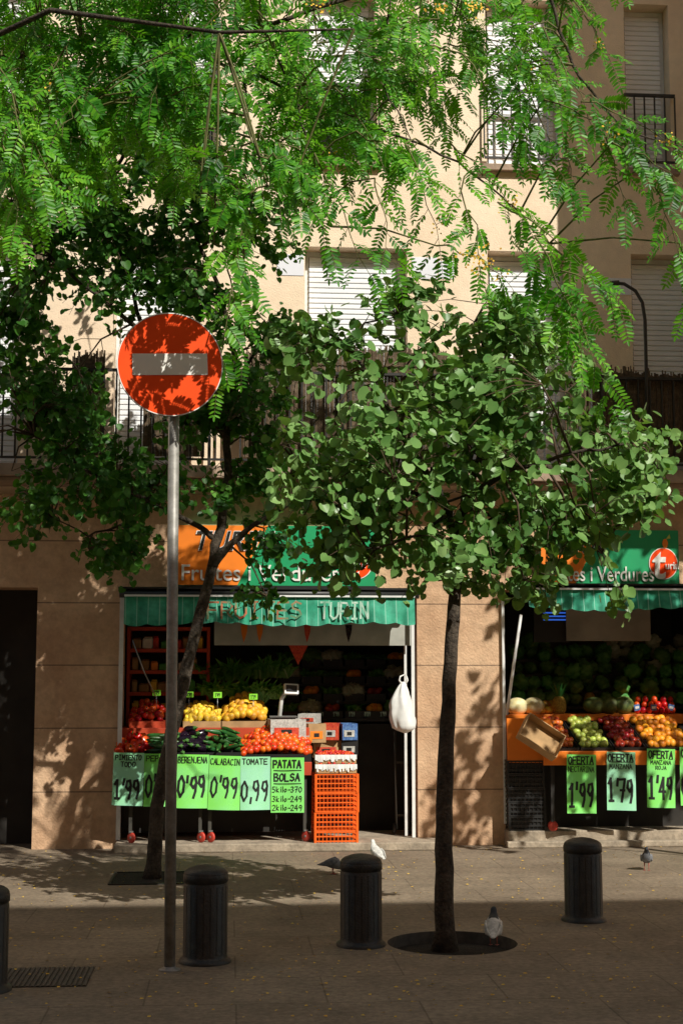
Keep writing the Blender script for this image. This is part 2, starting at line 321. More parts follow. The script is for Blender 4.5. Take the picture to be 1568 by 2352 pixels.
def railing(q,x0,x1,y,z0,z1,step=.11,w=.007):
    q.box(x0,x1,y-.02,y+.02,z1-.025,z1); q.box(x0,x1,y-.012,y+.012,z0,z0+.02); n=int((x1-x0)/step)
    for i in range(n+1):
        x=x0+(x1-x0)*i/n; q.box(x-w,x+w,y-w,y+w,z0+.02,z1-.025)
for k,(a,b,c,d) in enumerate(ops):
    q=MB(); y=FY+.215; q.box(a+.002,b-.002,y,y+.05,c,d,0); q.box(a+.002,a+.045,y-.03,y-.002,c,d,1); q.box(b-.045,b-.002,y-.03,y-.002,c,d,1); q.box(a+.046,b-.046,y-.03,y-.002,d-.05,d-.002,1)
    w=q.build('window',['glass','whitep'],B)
    shutter(a+.05,b-.05,c+(.02 if c==zfl or c>9 else (.85 if k==1 else .75 if k==2 else .0)+.02),d-.06,y-.045,w)
    if c!=zfl:
        s=MB(); s.box(a-.06,b+.06,FY-.07,FY-.002,c-.06,c); s.build('sill','slab',w)
        r=MB(); railing(r,a-.03,b+.03,FY-.045,c+.06,c+.78,.09); r.build('railing','iron',w)
for (a,b,t,bo) in ((636,698,585,632),(945,1003,592,640),(1365,1448,640,676),(1006,1042,600,640)):
    p=P(a,bo,FY); r=P(b,t,FY); q=MB(); q.box(p.x,r.x,FY-.006,FY-.002,p.z,r.z); q.build('pale_patch','patch',B)  # thin pale rectangle set on the wall beside a window
by0=FY-.42; zb1=P(800,1072,by0).z; zb0=P(800,1100,by0).z
q=MB(); q.box(-7.5,5.2,by0,FY-.002,zb0,zb1,0); q.box(-7.5,5.2,by0+.06,FY-.002,zb0-.05,zb0-.002,0)
bal=q.build('balcony','slab',B,bevel=.006)
zr=P(100,842,by0).z
r=MB(); railing(r,-7.45,5.15,by0+.04,zb1+.05,zr,.115,.008)
for x in np.arange(-7.4,5.2,1.25): r.box(x-.015,x+.015,by0+.025,by0+.055,zb1,zr+.02)
r.build('railing','iron',bal)
def reeds(px0,px1,top0,bot):
    q=MB(); x=X(px0,900,by0+.07); x1=X(px1,900,by0+.07); zt=P(800,top0,by0).z; zb=P(800,bot,by0).z
    while x<x1:
        w=random.uniform(.008,.016); y=by0+.07+random.uniform(0,.012); h=zt+random.uniform(-.05,.035)+.03*math.sin(x*3)
        q.box(x,x+w,y,y+w,zb,h,0); x+=w*random.uniform(.95,1.15)
    for z in (zb+.2,zt-.15): q.box(X(px0,900,by0+.06),x1,by0+.062,by0+.067,z,z+.008)
    q.build('reed_screen','reed',bal)
reeds(165,240,812,1050); reeds(330,470,850,1050); reeds(560,1230,800,1050); reeds(1300,1640,838,1050)
def room(x0,x1,z1,dep,name='shop_interior'):
    q=MB(); y0=FY+.42; y1=FY+dep
    q.quad((x0,y0,.06),(x1,y0,.06),(x1,y1,.06),(x0,y1,.06),1); q.quad((x0,y1,.06),(x1,y1,.06),(x1,y1,z1),(x0,y1,z1),0)
    q.quad((x0,y0,.06),(x0,y1,.06),(x0,y1,z1),(x0,y0,z1),0); q.quad((x1,y0,.06),(x1,y0,z1),(x1,y1,z1),(x1,y1,.06),0)
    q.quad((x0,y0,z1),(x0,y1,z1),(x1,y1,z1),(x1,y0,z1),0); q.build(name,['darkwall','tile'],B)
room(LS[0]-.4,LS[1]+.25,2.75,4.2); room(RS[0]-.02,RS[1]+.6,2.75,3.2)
q=MB(); q.box(DR[0]-.1,DR[1]+.1,FY+.43,FY+.5,0,2.6); q.build('doorway_shade_panel','dark',B)  # near-black panel standing in for the dark depth of the doorway
q=MB(); q.box(X(270,1900),X(1003,1900),FY-.40,FY+.6,0,.075,0); q.build('door_step','step',B,bevel=.01)
q=MB(); q.box(X(1156,1900),7,FY-.22,FY+.6,0,.15,0); q.build('shop_ledge','step',B,bevel=.012)
q=MB(); q.box(X(1150,1900),7,FY-.31,FY-.222,0,.06,0); q.build('shop_ledge','step',B,bevel=.012)
a=X(943,1600)
for bx in ((a,a+.03,FY-.06,FY-.035,.08,ztop-.02),(a-.05,a-.025,FY+.1,FY+.13,.08,ztop-.25),(LS[0]-.02,LS[0]+.02,FY-.06,FY-.035,.08,ztop-.02),(RS[0]-.03,RS[0]-.005,FY-.07,FY-.035,.2,ztop-.05)):
    q=MB(); q.box(*bx); q.build('door_rail','whitep',B)
xb=P(1568,0,FY).x+.14; shx=X(1275,300); prot=(xb-shx)/math.tan(math.radians(33))
q=MB(); q.box(xb,xb+7,FY-prot,FY-.004,5.05,17,0); q.build('unseen_shade_bay','stucco',B)  # unseen bay, added and sized to shade the upper right wall
K=thing('opposite_building','tall plain building across the street behind the viewer','building',(0,-8,0))
hz=(10.25+8)*math.tan(math.radians(41))/math.cos(math.radians(33))
oo=[(x,x+1.1,z,z+1.7) for x in np.arange(-26,30,2.6) for z in (4,7.2,10.4,13.6)]
q=MB(); wallmesh(q,-30,34,0,hz,-8,oo,-.2); q.box(-30,34,-20,-8.21,0,hz); q.build('wall','stone',K)

# ---------------------------------------------------------------- shop signs
def sign(px0,px1,pyt,pyb,diag,label,big,small,tw_,lg,bw):
    Y=FY-.14; a=P(px0,pyb,Y); b=P(px1,pyt,Y); zt=P((px0+px1)/2,pyt,Y).z; zb=P((px0+px1)/2,pyb,Y).z; H=zt-zb; W=b.x-a.x
    t=thing('shop_sign',label,'sign',((a.x+b.x)/2,Y,zb))
    q=MB(); q.box(a.x,b.x,Y,FY-.04,zb,zt,0); q.build('panel','green',t)
    q=MB(); d=a.x+W*diag; y=Y-.004
    q.add([(a.x+.003,y,zb+.003),(d,y,zb+.003),(d+H*.5,y,zt-.003),(a.x+.003,y,zt-.003)],[(0,1,2,3)]); q.build('orange_field','orange',t)
    q=MB(); q.box(a.x-.02,b.x+.02,Y-.02,FY-.035,zb-.035,zb-.002); q.build('frame','blackp',t)
    ftext('lettering',big,H*.46,(a.x+W*.07,Y-.012,zb+H*.58),'white',t,.006,.25,1,.003,W*bw); ftext('lettering',big,H*.46,(a.x+W*.073,Y-.019,zb+H*.58),'black',t,.0,.25,1,.003,W*(bw-.01))
    ftext('lettering',small,H*.38,(a.x+W*.012,Y-.012,zb+H*.08),'white',t,.001,0,1,.003,W*tw_)
    lx=P(lg,1300,Y).x; lz=zb+H*.40; q=MB()
    for r,yy,mi in ((H*.265,Y-.008,0),(H*.25,Y-.012,1)):
        q.add([(lx+r*math.cos(k/32*6.2832),yy,lz+r*1.08*math.sin(k/32*6.2832)) for k in range(32)],[tuple(range(32))],mi)
    q.add([(lx+.02+.028*math.cos(k/16*6.2832),Y-.013,lz+.36*H+.045*math.sin(k/16*6.2832)) for k in range(16)],[tuple(range(16))],2)
    q.add([(lx+.025,Y-.014,lz+.43*H),(lx+.075,Y-.014,lz+.45*H),(lx+.065,Y-.014,lz+.53*H)],[(0,1,2)],3)
    q.build('logo',['white','red','orange','gapple'],t)
    ftext('lettering','t',H*.80,(lx-H*.22,Y-.018,lz-H*.26),'white',t,.008,.1,1,.004,H*.26); ftext('lettering','urin',H*.19,(lx+H*.02,Y-.022,lz-H*.10),'white',t,.002,0,1,.004,min(.19,b.x-lx-.02))
sign(408,862,1207,1345,.30,'orange and green greengrocer sign over the left shop opening','TURIN','Fruites i Verdures',.80,820,.42)
sign(1242,1556,1217,1345,.24,'orange and green sign with round red logo over the right shop opening','TURIN','Fruites i Verdures',.80,1522,.40)

# ---------------------------------------------------------------- awnings
def awning(px0,px1,pyt,pym,pyb,label,texts):
    Y=FY-.30; x0=P(px0,pym,Y).x; x1=P(px1,pym,Y).x; c=(px0+px1)/2; zt=P(c,pyt,Y).z; zm=P(c,pym,Y).z; zb=P(c,pyb,Y).z
    t=thing('awning',label,'awning',((x0+x1)/2,Y,zb))
    q=MB(); q.tube([(x0-.05,Y+.08,zt-.03),(x1+.05,Y+.08,zt-.03)],.04,12); q.box(x0-.06,x1+.06,Y+.03,FY-.04,zt+.012,zt+.03); q.build('cassette','blackp',t)
    n=int((x1-x0)/.02); q=MB(); vs=[]
    for i in range(n+1):
        x=x0+(x1-x0)*i/n; s=abs(math.sin((x-x0)/.21*math.pi)); w=.018*math.sin(x*23+math.sin(x*5))+.012*math.sin(x*57+1)+.012*math.sin(x*9); sg=.014*math.sin(x*4.3)
        for j in range(6):
            v=j/5; z=zm+.03-(zm+.03-(zb+.020-.020*s+sg))*v; vs.append((x,Y+.02*(1-v)+w*v-.02*v,z))
    q.add(vs,[(i*6+j,(i+1)*6+j,(i+1)*6+j+1,i*6+j+1) for i in range(n) for j in range(5)],0,True); q.build('valance','awning',t)
    q=MB(); q.quad((x0,Y+.02,zm+.03),(x1,Y+.02,zm+.03),(x1,Y+.14,zt-.02),(x0,Y+.14,zt-.02)); q.build('canopy_cloth','awning',t)
    q=MB(); q.box(x0,x1,Y-.012,Y+.015,zm+.028,zm+.045); q.build('front_bar','whitep',t)
    for (txt,pa,pb,h,mm) in texts:
        q=MB(); xa=P(pa,pym,Y).x; xc=P(pb,pym,Y).x
        scribble(q,txt,(xa+xc)/2,(zm+zb)/2+.02,xc-xa,h,.018,0)
        q.v=[(x,Y-.034+y+.014*math.sin(x*23)*.6+.01*math.sin(x*57+1)*.6,z) for x,y,z in q.v]; q.build('lettering',mm,t)
    return t
def rod(name,pts,r,m,parent,n=8):
    q=MB(); q.tube(pts,r,n); q.build(name,m,parent)
A1=awning(286,952,1356,1378,1436,'green canvas awning with scalloped edge over the left shop opening',[('FRUITES',478,700,.15,'fadedred'),('TURIN',735,850,.15,'fadedwhite')])
A2=awning(1212,1640,1347,1362,1402,'green striped awning over the right shop opening',[])
rod('awning_arm',[P(1196,1412,FY-.25),P(1180,1520,FY-.15),P(1163,1642,FY-.08)],.014,'whitep',A2)
rod('awning_arm',[P(305,1470,FY-.1),P(330,1540,FY-.05),P(358,1600,FY+.02)],.006,'steel',A1)
q=MB(); Yp=by0-.02
q.tube([P(1408,650,Yp),P(1432,652,Yp),P(1458,668,Yp),P(1474,695,Yp),P(1480,735,Yp),P(1483,850,Yp),P(1484,1010,Yp)],.017,10); q.tube([P(1400,652,Yp),P(1420,650,Yp)],.028,10)
tag(q.build('curved_pole','iron'),'dark gooseneck pole rising in front of the right balcony rail','pole')

# ---------------------------------------------------------------- produce shapes
def fruitmesh(name,prof,mats,n=14,stem=None,T=None,lobes=0,la=0,tilt=None):
    q=MB(); q.lathe(prof,n,0,T,lobes,la)
    if stem: q.lathe(stem,6,1,T)
    me=bpy.data.meshes.new(name); me.from_pydata(q.v,[],q.f)
    for m in mats: me.materials.append(M[m])
    me.polygons.foreach_set('material_index',q.m); me.polygons.foreach_set('use_smooth',q.s); me.update(); return me
def ball(r,sq=.9,dim=.12):
    pr=[]
    for i in range(11):
        t=math.pi*i/10; rr=math.sin(t); z=-math.cos(t)*sq
        if i>7: z-=dim*(i-7)/3
        pr.append((max(rr,.001)*r,z*r))
    return pr
def longp(L,r,n=9,bulge=0): 
    pr=[]
    for i in range(n+1):
        t=i/n; pr.append((max(.001,r*(math.sin(math.pi*min(.999,max(.001,t)))**.35)*(1+bulge*(.5-t))),(t-.5)*L))
    return pr
FR={}
FR['tomato']=fruitmesh('tomato',ball(.036),['tomato','stem'],stem=[(.009,.026),(.006,.032),(.001,.034)])
FR['redtomato']=fruitmesh('tomato',ball(.034),['redtom','stem'],stem=[(.009,.025),(.006,.030),(.001,.032)])
FR['cherry']=fruitmesh('cherry_tomato',ball(.016,1,.05),['redtom'],n=10)
FR['apple']=fruitmesh('red_apple',ball(.038,.92,.22),['rapple','stem'],stem=[(.002,.02),(.0015,.036)])
FR['gapple']=fruitmesh('green_apple',ball(.038,.95,.2),['gapple','stem'],stem=[(.002,.02),(.0015,.038)])
FR['orange']=fruitmesh('orange',ball(.04,.97,.04),['orangef'])
FR['nect']=fruitmesh('nectarine',ball(.035,.95,.12),['nect','stem'],stem=[(.002,.02),(.0015,.03)])
FR['lemon']=fruitmesh('lemon',[(.001,-.045),(.007,-.04),(.022,-.028),(.029,0),(.022,.028),(.007,.04),(.001,.045)],['lemon'])
FR['yellow']=fruitmesh('yellow_fruit',ball(.038,1.15,.05),['yell'])
FR['pepper']=fruitmesh('red_pepper',[(.001,-.055),(.02,-.052),(.032,-.03),(.038,.02),(.034,.045),(.012,.04),(.001,.035)],['pepper','stem'],16,[(.007,.036),(.006,.06),(.001,.061)],lobes=4,la=.1)
FR['cuc']=fruitmesh('cucumber',longp(.24,.021),['cuc'])
FR['cour']=fruitmesh('courgette',longp(.21,.024,9,.3),['cour','stem'],stem=[(.012,.1),(.009,.125),(.001,.126)])
FR['aub']=fruitmesh('aubergine',[(.001,-.1),(.028,-.09),(.04,-.055),(.04,-.02),(.03,.03),(.022,.07),(.015,.085)],['aub','stem'],14,[(.024,.06),(.02,.085),(.007,.095),(.005,.12),(.001,.121)])
FR['melon']=fruitmesh('melon',ball(.085,1.25,.02),['melon'],18)
FR['gmelon']=fruitmesh('green_melon',ball(.09,1.3,.02),['gmelon'],18)
FR['mango']=fruitmesh('mango',[(.001,-.06),(.025,-.05),(.042,-.01),(.036,.03),(.015,.052),(.001,.055)],['mango'])
def headmesh(name,r,m,amp):
    q=MB(); n=22; vs=[]; R=14
    for i in range(R+1):
        for k in range(n):
            t=math.pi*i/R; a=2*math.pi*k/n; v=Vector((math.sin(t)*math.cos(a),math.sin(t)*math.sin(a),-math.cos(t)*.88)); s=1+amp*noise.noise(v*2.3)+amp*.8*abs(noise.noise(v*5.5+Vector((3,1,7)))); vs.append(v*r*s)
    q.add(vs,[(i*n+k,i*n+(k+1)%n,(i+1)*n+(k+1)%n,(i+1)*n+k) for i in range(R) for k in range(n)],0,True)
    me=bpy.data.meshes.new(name); me.from_pydata(q.v,[],q.f); me.materials.append(M[m]); me.polygons.foreach_set('use_smooth',q.s); me.update(); return me
FR['cab']=headmesh('cabbage',.082,'cab',.42); FR['cauli']=headmesh('cauliflower',.07,'cauli',.5)
def place(kind,name,label,cat,group,p,rot,sc_=(.9,1.08)):
    o=bpy.data.objects.new(name,FR[kind]); COL.objects.link(o); o.location=p; o.rotation_euler=rot; s=random.uniform(*sc_); o.scale=(s,s,s*random.uniform(.95,1.05))
    return tag(o,label,cat,group)
def pile(kind,name,label,cat,group,x0,x1,Y0,z0,Y1,z1,nx,ny,heap=0,lay=None,jit=.3):
    for j in range(ny):
        for i in range(nx):
            u=(i+.5+random.uniform(-jit,jit)+(.25 if j%2 else -.25))/nx; v=(j+.5+random.uniform(-jit,jit)*.6)/ny
            u=min(.98,max(.02,u)); v=min(1,max(0,v))
            h=heap*(1-(2*u-1)**2)
            p=(x0+(x1-x0)*u,Y0+(Y1-Y0)*v,z0+(z1-z0)*v+h*(.4+.6*v)+random.uniform(-.004,.008))
            if lay=='y': rot=(math.pi/2+random.uniform(-.2,.2)-.1,0,random.uniform(-.25,.25))
            elif lay=='x': rot=(random.uniform(-.2,.2),math.pi/2+random.uniform(-.2,.2),random.uniform(-.5,.5))
            elif lay=='any': rot=(math.pi/2+random.uniform(-.3,.3),random.uniform(-.5,.5),random.uniform(-1.3,1.3))
            else: rot=(random.uniform(-.9,.9),random.uniform(-.9,.9),random.uniform(0,6))
            place(kind,name,label,cat,group,p,rot)
def lattice(w,d,h,nb=4,nv=9,t=.006):
    q=MB()
    for sx in (-1,1):
        for sy in (-1,1): q.box(sx*w/2-.011,sx*w/2+.011,sy*d/2-.011,sy*d/2+.011,0,h)
    for k in range(nb+1):
        z=h*k/nb; tt=t*(1.8 if k in (0,nb) else 1); z0=max(0,z-tt); z1=min(h,z+tt)
        for s in (-1,1):
            q.box(-w/2+.011,w/2-.011,s*d/2-.004,s*d/2+.004,z0,z1); q.box(s*w/2-.004,s*w/2+.004,-d/2+.011,d/2-.011,z0,z1)
    for k in range(1,nv):
        x=-w/2+w*k/nv
        for s in (-1,1): q.box(x-.003,x+.003,s*d/2-.0035,s*d/2+.0035,.005,h-.005)
    for k in range(1,6):
        y=-d/2+d*k/6
        for s in (-1,1): q.box(s*w/2-.0035,s*w/2+.0035,y-.003,y+.003,.005,h-.005)
    q.box(-w/2+.004,w/2-.004,-d/2+.004,d/2-.004,.004,.010)
    return q
def openbox(w,d,h,t=.008,mi=0,T=None,q=None):
    q=q or MB(); q.box(-w/2,w/2,-d/2,d/2,0,t,mi,T)
    for s in (-1,1):
        a,b=sorted((s*w/2,s*(w/2-t))); q.box(a,b,-d/2,d/2,t,h,mi,T); a,b=sorted((s*d/2,s*(d/2-t))); q.box(-w/2+t,w/2-t,a,b,t,h,mi,T)
    return q
# ---------------------------------------------------------------- left stand
SY0=FY-.32; zA=.80
sx0=X(262,1750,SY0); sx1=X(716,1750,SY0); scx=(sx0+sx1)/2
ST_=thing('produce_stand','long wheeled produce stand behind the green price cards in the left shop','stand',(scx,SY0+.3,.075))
q=MB(); q.box(sx0,sx1,SY0,SY0+.02,zA-.12,zA); q.box(sx0,sx1,SY0+.021,SY0+.42,zA-.02,zA,0); q.box(sx0,sx1,SY0+.42,SY0+.44,zA-.02,zA+.30,0); q.box(sx0,sx1,SY0+.441,SY0+.95,zA+.28,zA+.30,0)
q.build('shelf_top','redshelf',ST_,bevel=.003)
for px in (300,460,482,700):
    a=X(px,1900,SY0+.05); q=MB(); q.box(a-.015,a+.015,SY0+.04,SY0+.07,.165,zA-.12); q.build('leg','dsteel',ST_)
    q=MB(); T=Matrix.Translation((a+.01,SY0+.05,.125))@Matrix.Rotation(.8,4,'Z')@Matrix.Rotation(math.pi/2,4,'Y'); q.lathe([(.001,-.012),(.034,-.012),(.048,-.008),(.048,.008),(.034,.012),(.001,.012)],18,0,T); q.lathe([(.001,-.014),(.012,-.014),(.012,.0141),(.001,.0141)],10,1,T)
    w=q.build('caster',['wheel','steel'],ST_); q=MB(); q.box(a-.008,a+.028,SY0+.035,SY0+.065,.172,.185); q.build('fork','steel',w)
q=MB(); q.box(sx0+.05,sx1-.05,SY0+.5,SY0+.55,.12,zA-.03); q.build('shade_board','dark',ST_)  # near-black board in place of the shade under the stand
def crate_at(x0,x1,Y0,Y1,z,h,m,label,group=None,tilt=0,name='crate',cat='crate'):
    w=x1-x0; d=Y1-Y0; q=openbox(w-.006,d,h)
    o=q.build(name,m); o.location=((x0+x1)/2,(Y0+Y1)/2,z); o.rotation_euler=(tilt,0,0)
    return tag(o,label,cat,group)
seg=[(264,345,'pepper','red_pepper','red pepper piled above the PIMIENTO price card','pepper','red peppers in the front crate',4,3,None,.05),
(345,404,'cuc','cucumber','dark cucumber in the crate left of the aubergines','cucumber','cucumbers in the front crate',3,4,'x',.09),
(404,474,'aub','aubergine','glossy dark aubergine above the BERENJENA card','aubergine','aubergines in the front crate',4,4,'any',.12),
(474,556,'cour','courgette','green courgette above the CALABACIN card','courgette','courgettes in the front crate',4,5,'any',.13)]
for a,b,k,n,l,c,g,nx,ny,lay,hp in seg:
    xa,xb_=X(a,1735,SY0),X(b,1735,SY0)
    crate_at(xa,xb_,SY0+.03,SY0+.41,zA+.001,.09,'blackp','black crate holding '+c+'s on the front of the stand')
    pile(k,n,l,c,g,xa+.03,xb_-.03,SY0+.07,zA+.08,SY0+.36,zA+.18,nx,ny,hp,lay)
xa,xb_=X(556,1735,SY0),X(716,1735,SY0)
crate_at(xa,xb_,SY0+.03,SY0+.41,zA+.001,.07,'blackp','wide black crate holding the heap of tomatoes')
pile('tomato','tomato','ripe orange red tomato in the large heap above the TOMATE card','tomato','tomatoes heaped on the stand',xa+.0,xb_-.0,SY0+.03,zA+.06,SY0+.38,zA+.18,11,8,.14,None,.25)
pile('tomato','tomato','ripe orange red tomato in the large heap above the TOMATE card','tomato','tomatoes heaped on the stand',xa+.03,xb_-.03,SY0+.10,zA+.05,SY0+.38,zA+.11,8,4,.11,None,.25)
zB=zA+.301
for a,b,k,n,l,c,g,nx,ny,hp,m in ((296,380,'redtomato','red_tomato','deep red tomato on the rear tier at left of the pole','tomato','red tomatoes on the rear tier',5,5,.10,'redshelf'),
   (420,508,'lemon','lemon','yellow lemon in the rear tier crate right of the pole','lemon','lemons on the rear tier',7,7,.07,'card'),
   (509,614,'yellow','yellow_fruit','round yellow fruit heaped beside the weighing scale','fruit','yellow fruit on the rear tier',7,7,.16,'card')):
    xa,xb_=X(a,1680,SY0+.5),X(b,1680,SY0+.5)
    crate_at(xa,xb_,SY0+.46,SY0+.86,zB,.06,m,'rear tier crate filled with '+n.replace('_',' ')+'s')
    pile(k,n,l,c,g,xa+.02,xb_-.02,SY0+.47,zB+.05,SY0+.84,zB+.16,nx,ny,hp,None)
def card(px0,px1,pyt,pyb,Y,lines,label,m='sheet',rz=0,ry=0,rule=None):
    a=P(px0,(pyt+pyb)/2,Y); b=P(px1,(pyt+pyb)/2,Y); W=b.x-a.x; c=P((px0+px1)/2,pyb,Y); zt=P((px0+px1)/2,pyt,Y).z; H=zt-c.z
    t=thing('price_card',label,'price card',(c.x,Y,c.z),rz,None,0,ry)
    q=MB(); vs=[]; ph=random.uniform(0,6); nx,nz=10,10
    yf=lambda u,v:.014*math.sin(u*4+ph)*(1-v*.6)-.020*(1-v)**2
    for i in range(nx+1):
        for j in range(nz+1):
            u=i/nx; v=j/nz; vs.append(((u-.5)*W,yf(u,v),v*H))
    q.add(vs,[(i*(nz+1)+j,(i+1)*(nz+1)+j,(i+1)*(nz+1)+j+1,i*(nz+1)+j+1) for i in range(nx) for j in range(nz)],0,True)
    q.build('sheet',m,t,False)
    q=MB()
    for (s,cz,w,h,st) in lines: scribble(q,s,0,cz*H,w*W,h*H,st,-.0)
    if rule: 
        for r in rule: q.box(-W*.42,W*.42,-.0005,0,r*H,r*H+.006)
    q.v=[(x,yf(x/W+.5,min(1,max(0,z/H)))-.0035+y,z) for x,y,z in q.v]
    q.build('lettering','black',t,False)
cy=SY0-.035
card(257,328,1729,1850,cy,[('PIMIENTO',.91,.86,.09,.008),('TODO',.78,.5,.09,.008),("1'99",.30,.88,.34,.022)],'green price card reading PIMIENTO TODO at the left end of the stand','sheet2',.0,.02)
card(330,402,1731,1852,cy-.004,[('PEPINO',.91,.86,.10,.008),("0'99",.38,.9,.40,.02)],'green price card reading PEPINO partly hidden behind the sign pole')
card(404,477,1733,1856,cy,[('BERENJENA',.90,.93,.11,.007),("0'99",.40,.92,.38,.022)],'green price card reading BERENJENA right of the sign pole','sheet',0,.02)
card(477,551,1736,1860,cy-.004,[('CALABACIN',.89,.93,.11,.007),("0'99",.42,.88,.36,.018)],'green price card reading CALABACIN in the middle of the row',"sheet",0,.03)
card(552,620,1738,1860,cy,[('TOMATE',.91,.88,.10,.008),("0,99",.36,.95,.36,.018)],'mint green price card reading TOMATE under the tomato heap','sheet2')
card(622,698,1740,1866,cy-.005,[('PATATA',.88,.86,.13,.014),('BOLSA',.64,.8,.13,.013),('5kilo-370',.42,.92,.10,.007),('3kilo-249',.25,.92,.10,.007),('2kilo-249',.09,.92,.10,.007)],'bright green price card listing PATATA BOLSA prices','sheet',0,0,(.76,.52))
base=G(772,1955); cw=.385
for k in range(4):
    q=lattice(cw,.30,.172,4,11); o=q.build('plastic_crate','orangep'); o.location=(base.x+random.uniform(-.004,.004),base.y+.16,.002+k*.1735); o.rotation_euler[2]=random.uniform(-.02,.02)+.03
    tag(o,'orange lattice plastic crate, '+['bottom of the four in the stack','second from the bottom of the stack','third from the bottom of the stack','top one of the stack, under the cherry boxes'][k],'crate','orange crates stacked before the shop')
zc=.70
for k,(dz,dy) in enumerate(((0,0),(.085,.03))):
    q=openbox(cw*.98,.29,.075); bx=q.build('cardboard_tray','card'); bx.location=(base.x,base.y+.16+dy,zc+dz); tag(bx,('lower' if k==0 else 'upper')+' cardboard tray of cherry tomatoes on the orange crates','box')
    q=MB(); n=26
    for s in range(n):
        x=-cw/2+cw*s/n; h=random.uniform(-.065,-.03); q.quad((x,-.150-random.uniform(0,.012),.078+h),(x+cw/n,-.150-random.uniform(0,.012),.078+h+random.uniform(-.01,.01)),(x+cw/n,-.147,.082),(x,-.147,.082))
    q.build('paper_liner','whitep',bx,False)
for (dz,dy,n) in ((.075,0,2),(.16,.03,6)):
    pile('cherry','cherry_tomato','tiny red cherry tomato in the trays on the orange crates','tomato','cherry tomatoes in the trays',base.x-cw/2+.02,base.x+cw/2-.02,base.y+.03+dy,zc+dz,base.y+.03+dy+.045*n,zc+dz+.012,11,n,.01)
t=thing('weighing_scale','pale weighing scale on the stand behind the tomatoes','scale',P(650,1665,SY0+.55))
L0=P(650,1665,SY0+.55)
q=MB(); q.box(L0.x-.11,L0.x+.11,L0.y-.1,L0.y+.15,L0.z,L0.z+.06); q.build('body','whitep',t,bevel=.01)
q=MB(); q.box(L0.x-.13,L0.x+.13,L0.y-.13,L0.y+.13,L0.z+.075,L0.z+.085); q.build('tray','steel',t)
q=MB(); q.tube([L0+Vector((-.03,.12,.06)),L0+Vector((-.01,.12,.25)),L0+Vector((.03,.10,.32))],.02,8); q.build('post','whitep',t)
q=MB(); T=Matrix.Translation(L0+Vector((.08,.08,.34)))@Matrix.Rotation(-.25,4,'X')@Matrix.Rotation(.2,4,'Z'); q.box(-.07,.07,-.02,.03,-.05,.05,0,T); q.box(-.055,.055,-.024,-.021,-.03,.035,1,T); q.build('display',['whitep','glass'],t,bevel=.004)
bd=[(618,700,1652,1700,.20,'whitecard','redp','white printed carton between the scale and the door',.1),(640,712,1690,1738,.30,'whitecard','bluep','white and blue carton behind the heap of tomatoes',-.1),(700,742,1662,1706,.40,'card','orange','small brown carton behind the cherry trays',.25),
(745,782,1662,1700,.5,'redp','whitecard','red carton on the left of a blue one',-.15),(783,818,1662,1700,.5,'bluep','whitecard','blue carton on top of the black crates',.1),(716,782,1700,1740,.55,'card','redp','brown carton half hidden behind the cherry trays',.1),(784,822,1700,1735,.52,'blackp','whitecard','black plastic crate under the blue carton',0),
(690,735,1640,1662,.5,'whitecard','redp','flat white carton leaning behind the small brown carton',-.2)]
for a,b,t_,bo,dy,m1,m2,lab,rz in bd:
    Y=SY0+dy+.05; p=P(a,bo,Y); r=P(b,t_,Y); q=openbox(r.x-p.x,.26,r.z-p.z,.01)
    W=r.x-p.x;H=r.z-p.z; q.box(-W*.40,W*.30,-.134,-.1315,H*.2,H*.6,1); q.box(-W*.2,W*.1,-.137,-.1345,H*.3,H*.5,2)
    o=q.build('carton',[m1,m2,'black']); o.location=((p.x+r.x)/2,Y+.13,p.z); o.rotation_euler[2]=rz; tag(o,lab,'box')
q=MB(); a=X(720,1800,SY0+.5); b=X(822,1800,SY0+.5); q.box(a,b,SY0+.5,SY0+1.0,.61,.64); 
for x in (a,b-.03): 
    for y in (SY0+.5,SY0+.97): q.box(x,x+.03,y,y+.03,.075,.61)
tag(q.build('side_table','blackp',bevel=.002),'low black table behind the orange crate stack','table')
for i,(px,py) in enumerate(((360,1593),(435,1597),(500,1598),(582,1602))):
    p=P(px,py,SY0+.55); t=thing('price_tag','small lime price tag '+['left of the sign pole above the red tomatoes','just right of the sign pole','above the lemons','above the yellow fruit'][i],'tag',p,0)
    q=MB(); q.box(-.04,.04,0,.003,-.02,.035); q.build('card','tagm',t,False); q=MB(); scribble(q,["1'29","0'99","1'49","1'19"][i],0,.008,.05,.03,.005,-.002); q.build('lettering','black',t,False)
    q=MB(); q.tube([(0,.006,-.02),(0,.006,-.16)],.003,6); q.build('stick','steel',t,False)
a=P(925,1888,FY+.2); t=thing('hand_truck','dull steel hand truck standing in the doorway below the white bag','trolley',(a.x,a.y,.076))
zt2=P(925,1680,FY+.2).z
for s in (-.06,.06):
    q=MB(); q.tube([(a.x+s,a.y,.13),(a.x+s-.01,a.y+.05,zt2)],.011,8); q.build('rail','dsteel',t)
    q=MB(); q.lathe([(.001,-.015),(.05,-.012),(.055,0),(.05,.012),(.001,.015)],16,0,Matrix.Translation((a.x+s*1.3,a.y+.03,.135))@Matrix.Rotation(math.pi/2,4,'Y')); q.build('wheel','blackp',t)
for k in range(2):
    z=.25+k*.5; q=MB(); q.box(a.x-.06,a.x+.06,a.y+.005,a.y+.02,z,z+.02); q.build('cross_bar','dsteel',t)
Y=FY+.75; x0,x1=X(292,1520,Y),X(482,1520,Y); z0=P(300,1640,Y).z; z1=P(300,1440,Y).z
t=thing('shelf_unit','red shelving full of packets at the back left of the shop','shelf',((x0+x1)/2,Y,.06))
q=MB(); q.box(x0,x0+.03,Y,Y+.35,.06,z1); q.build('side_panel','redshelf',t); q=MB(); q.box(x1-.03,x1,Y,Y+.35,.06,z1); q.build('side_panel','redshelf',t)
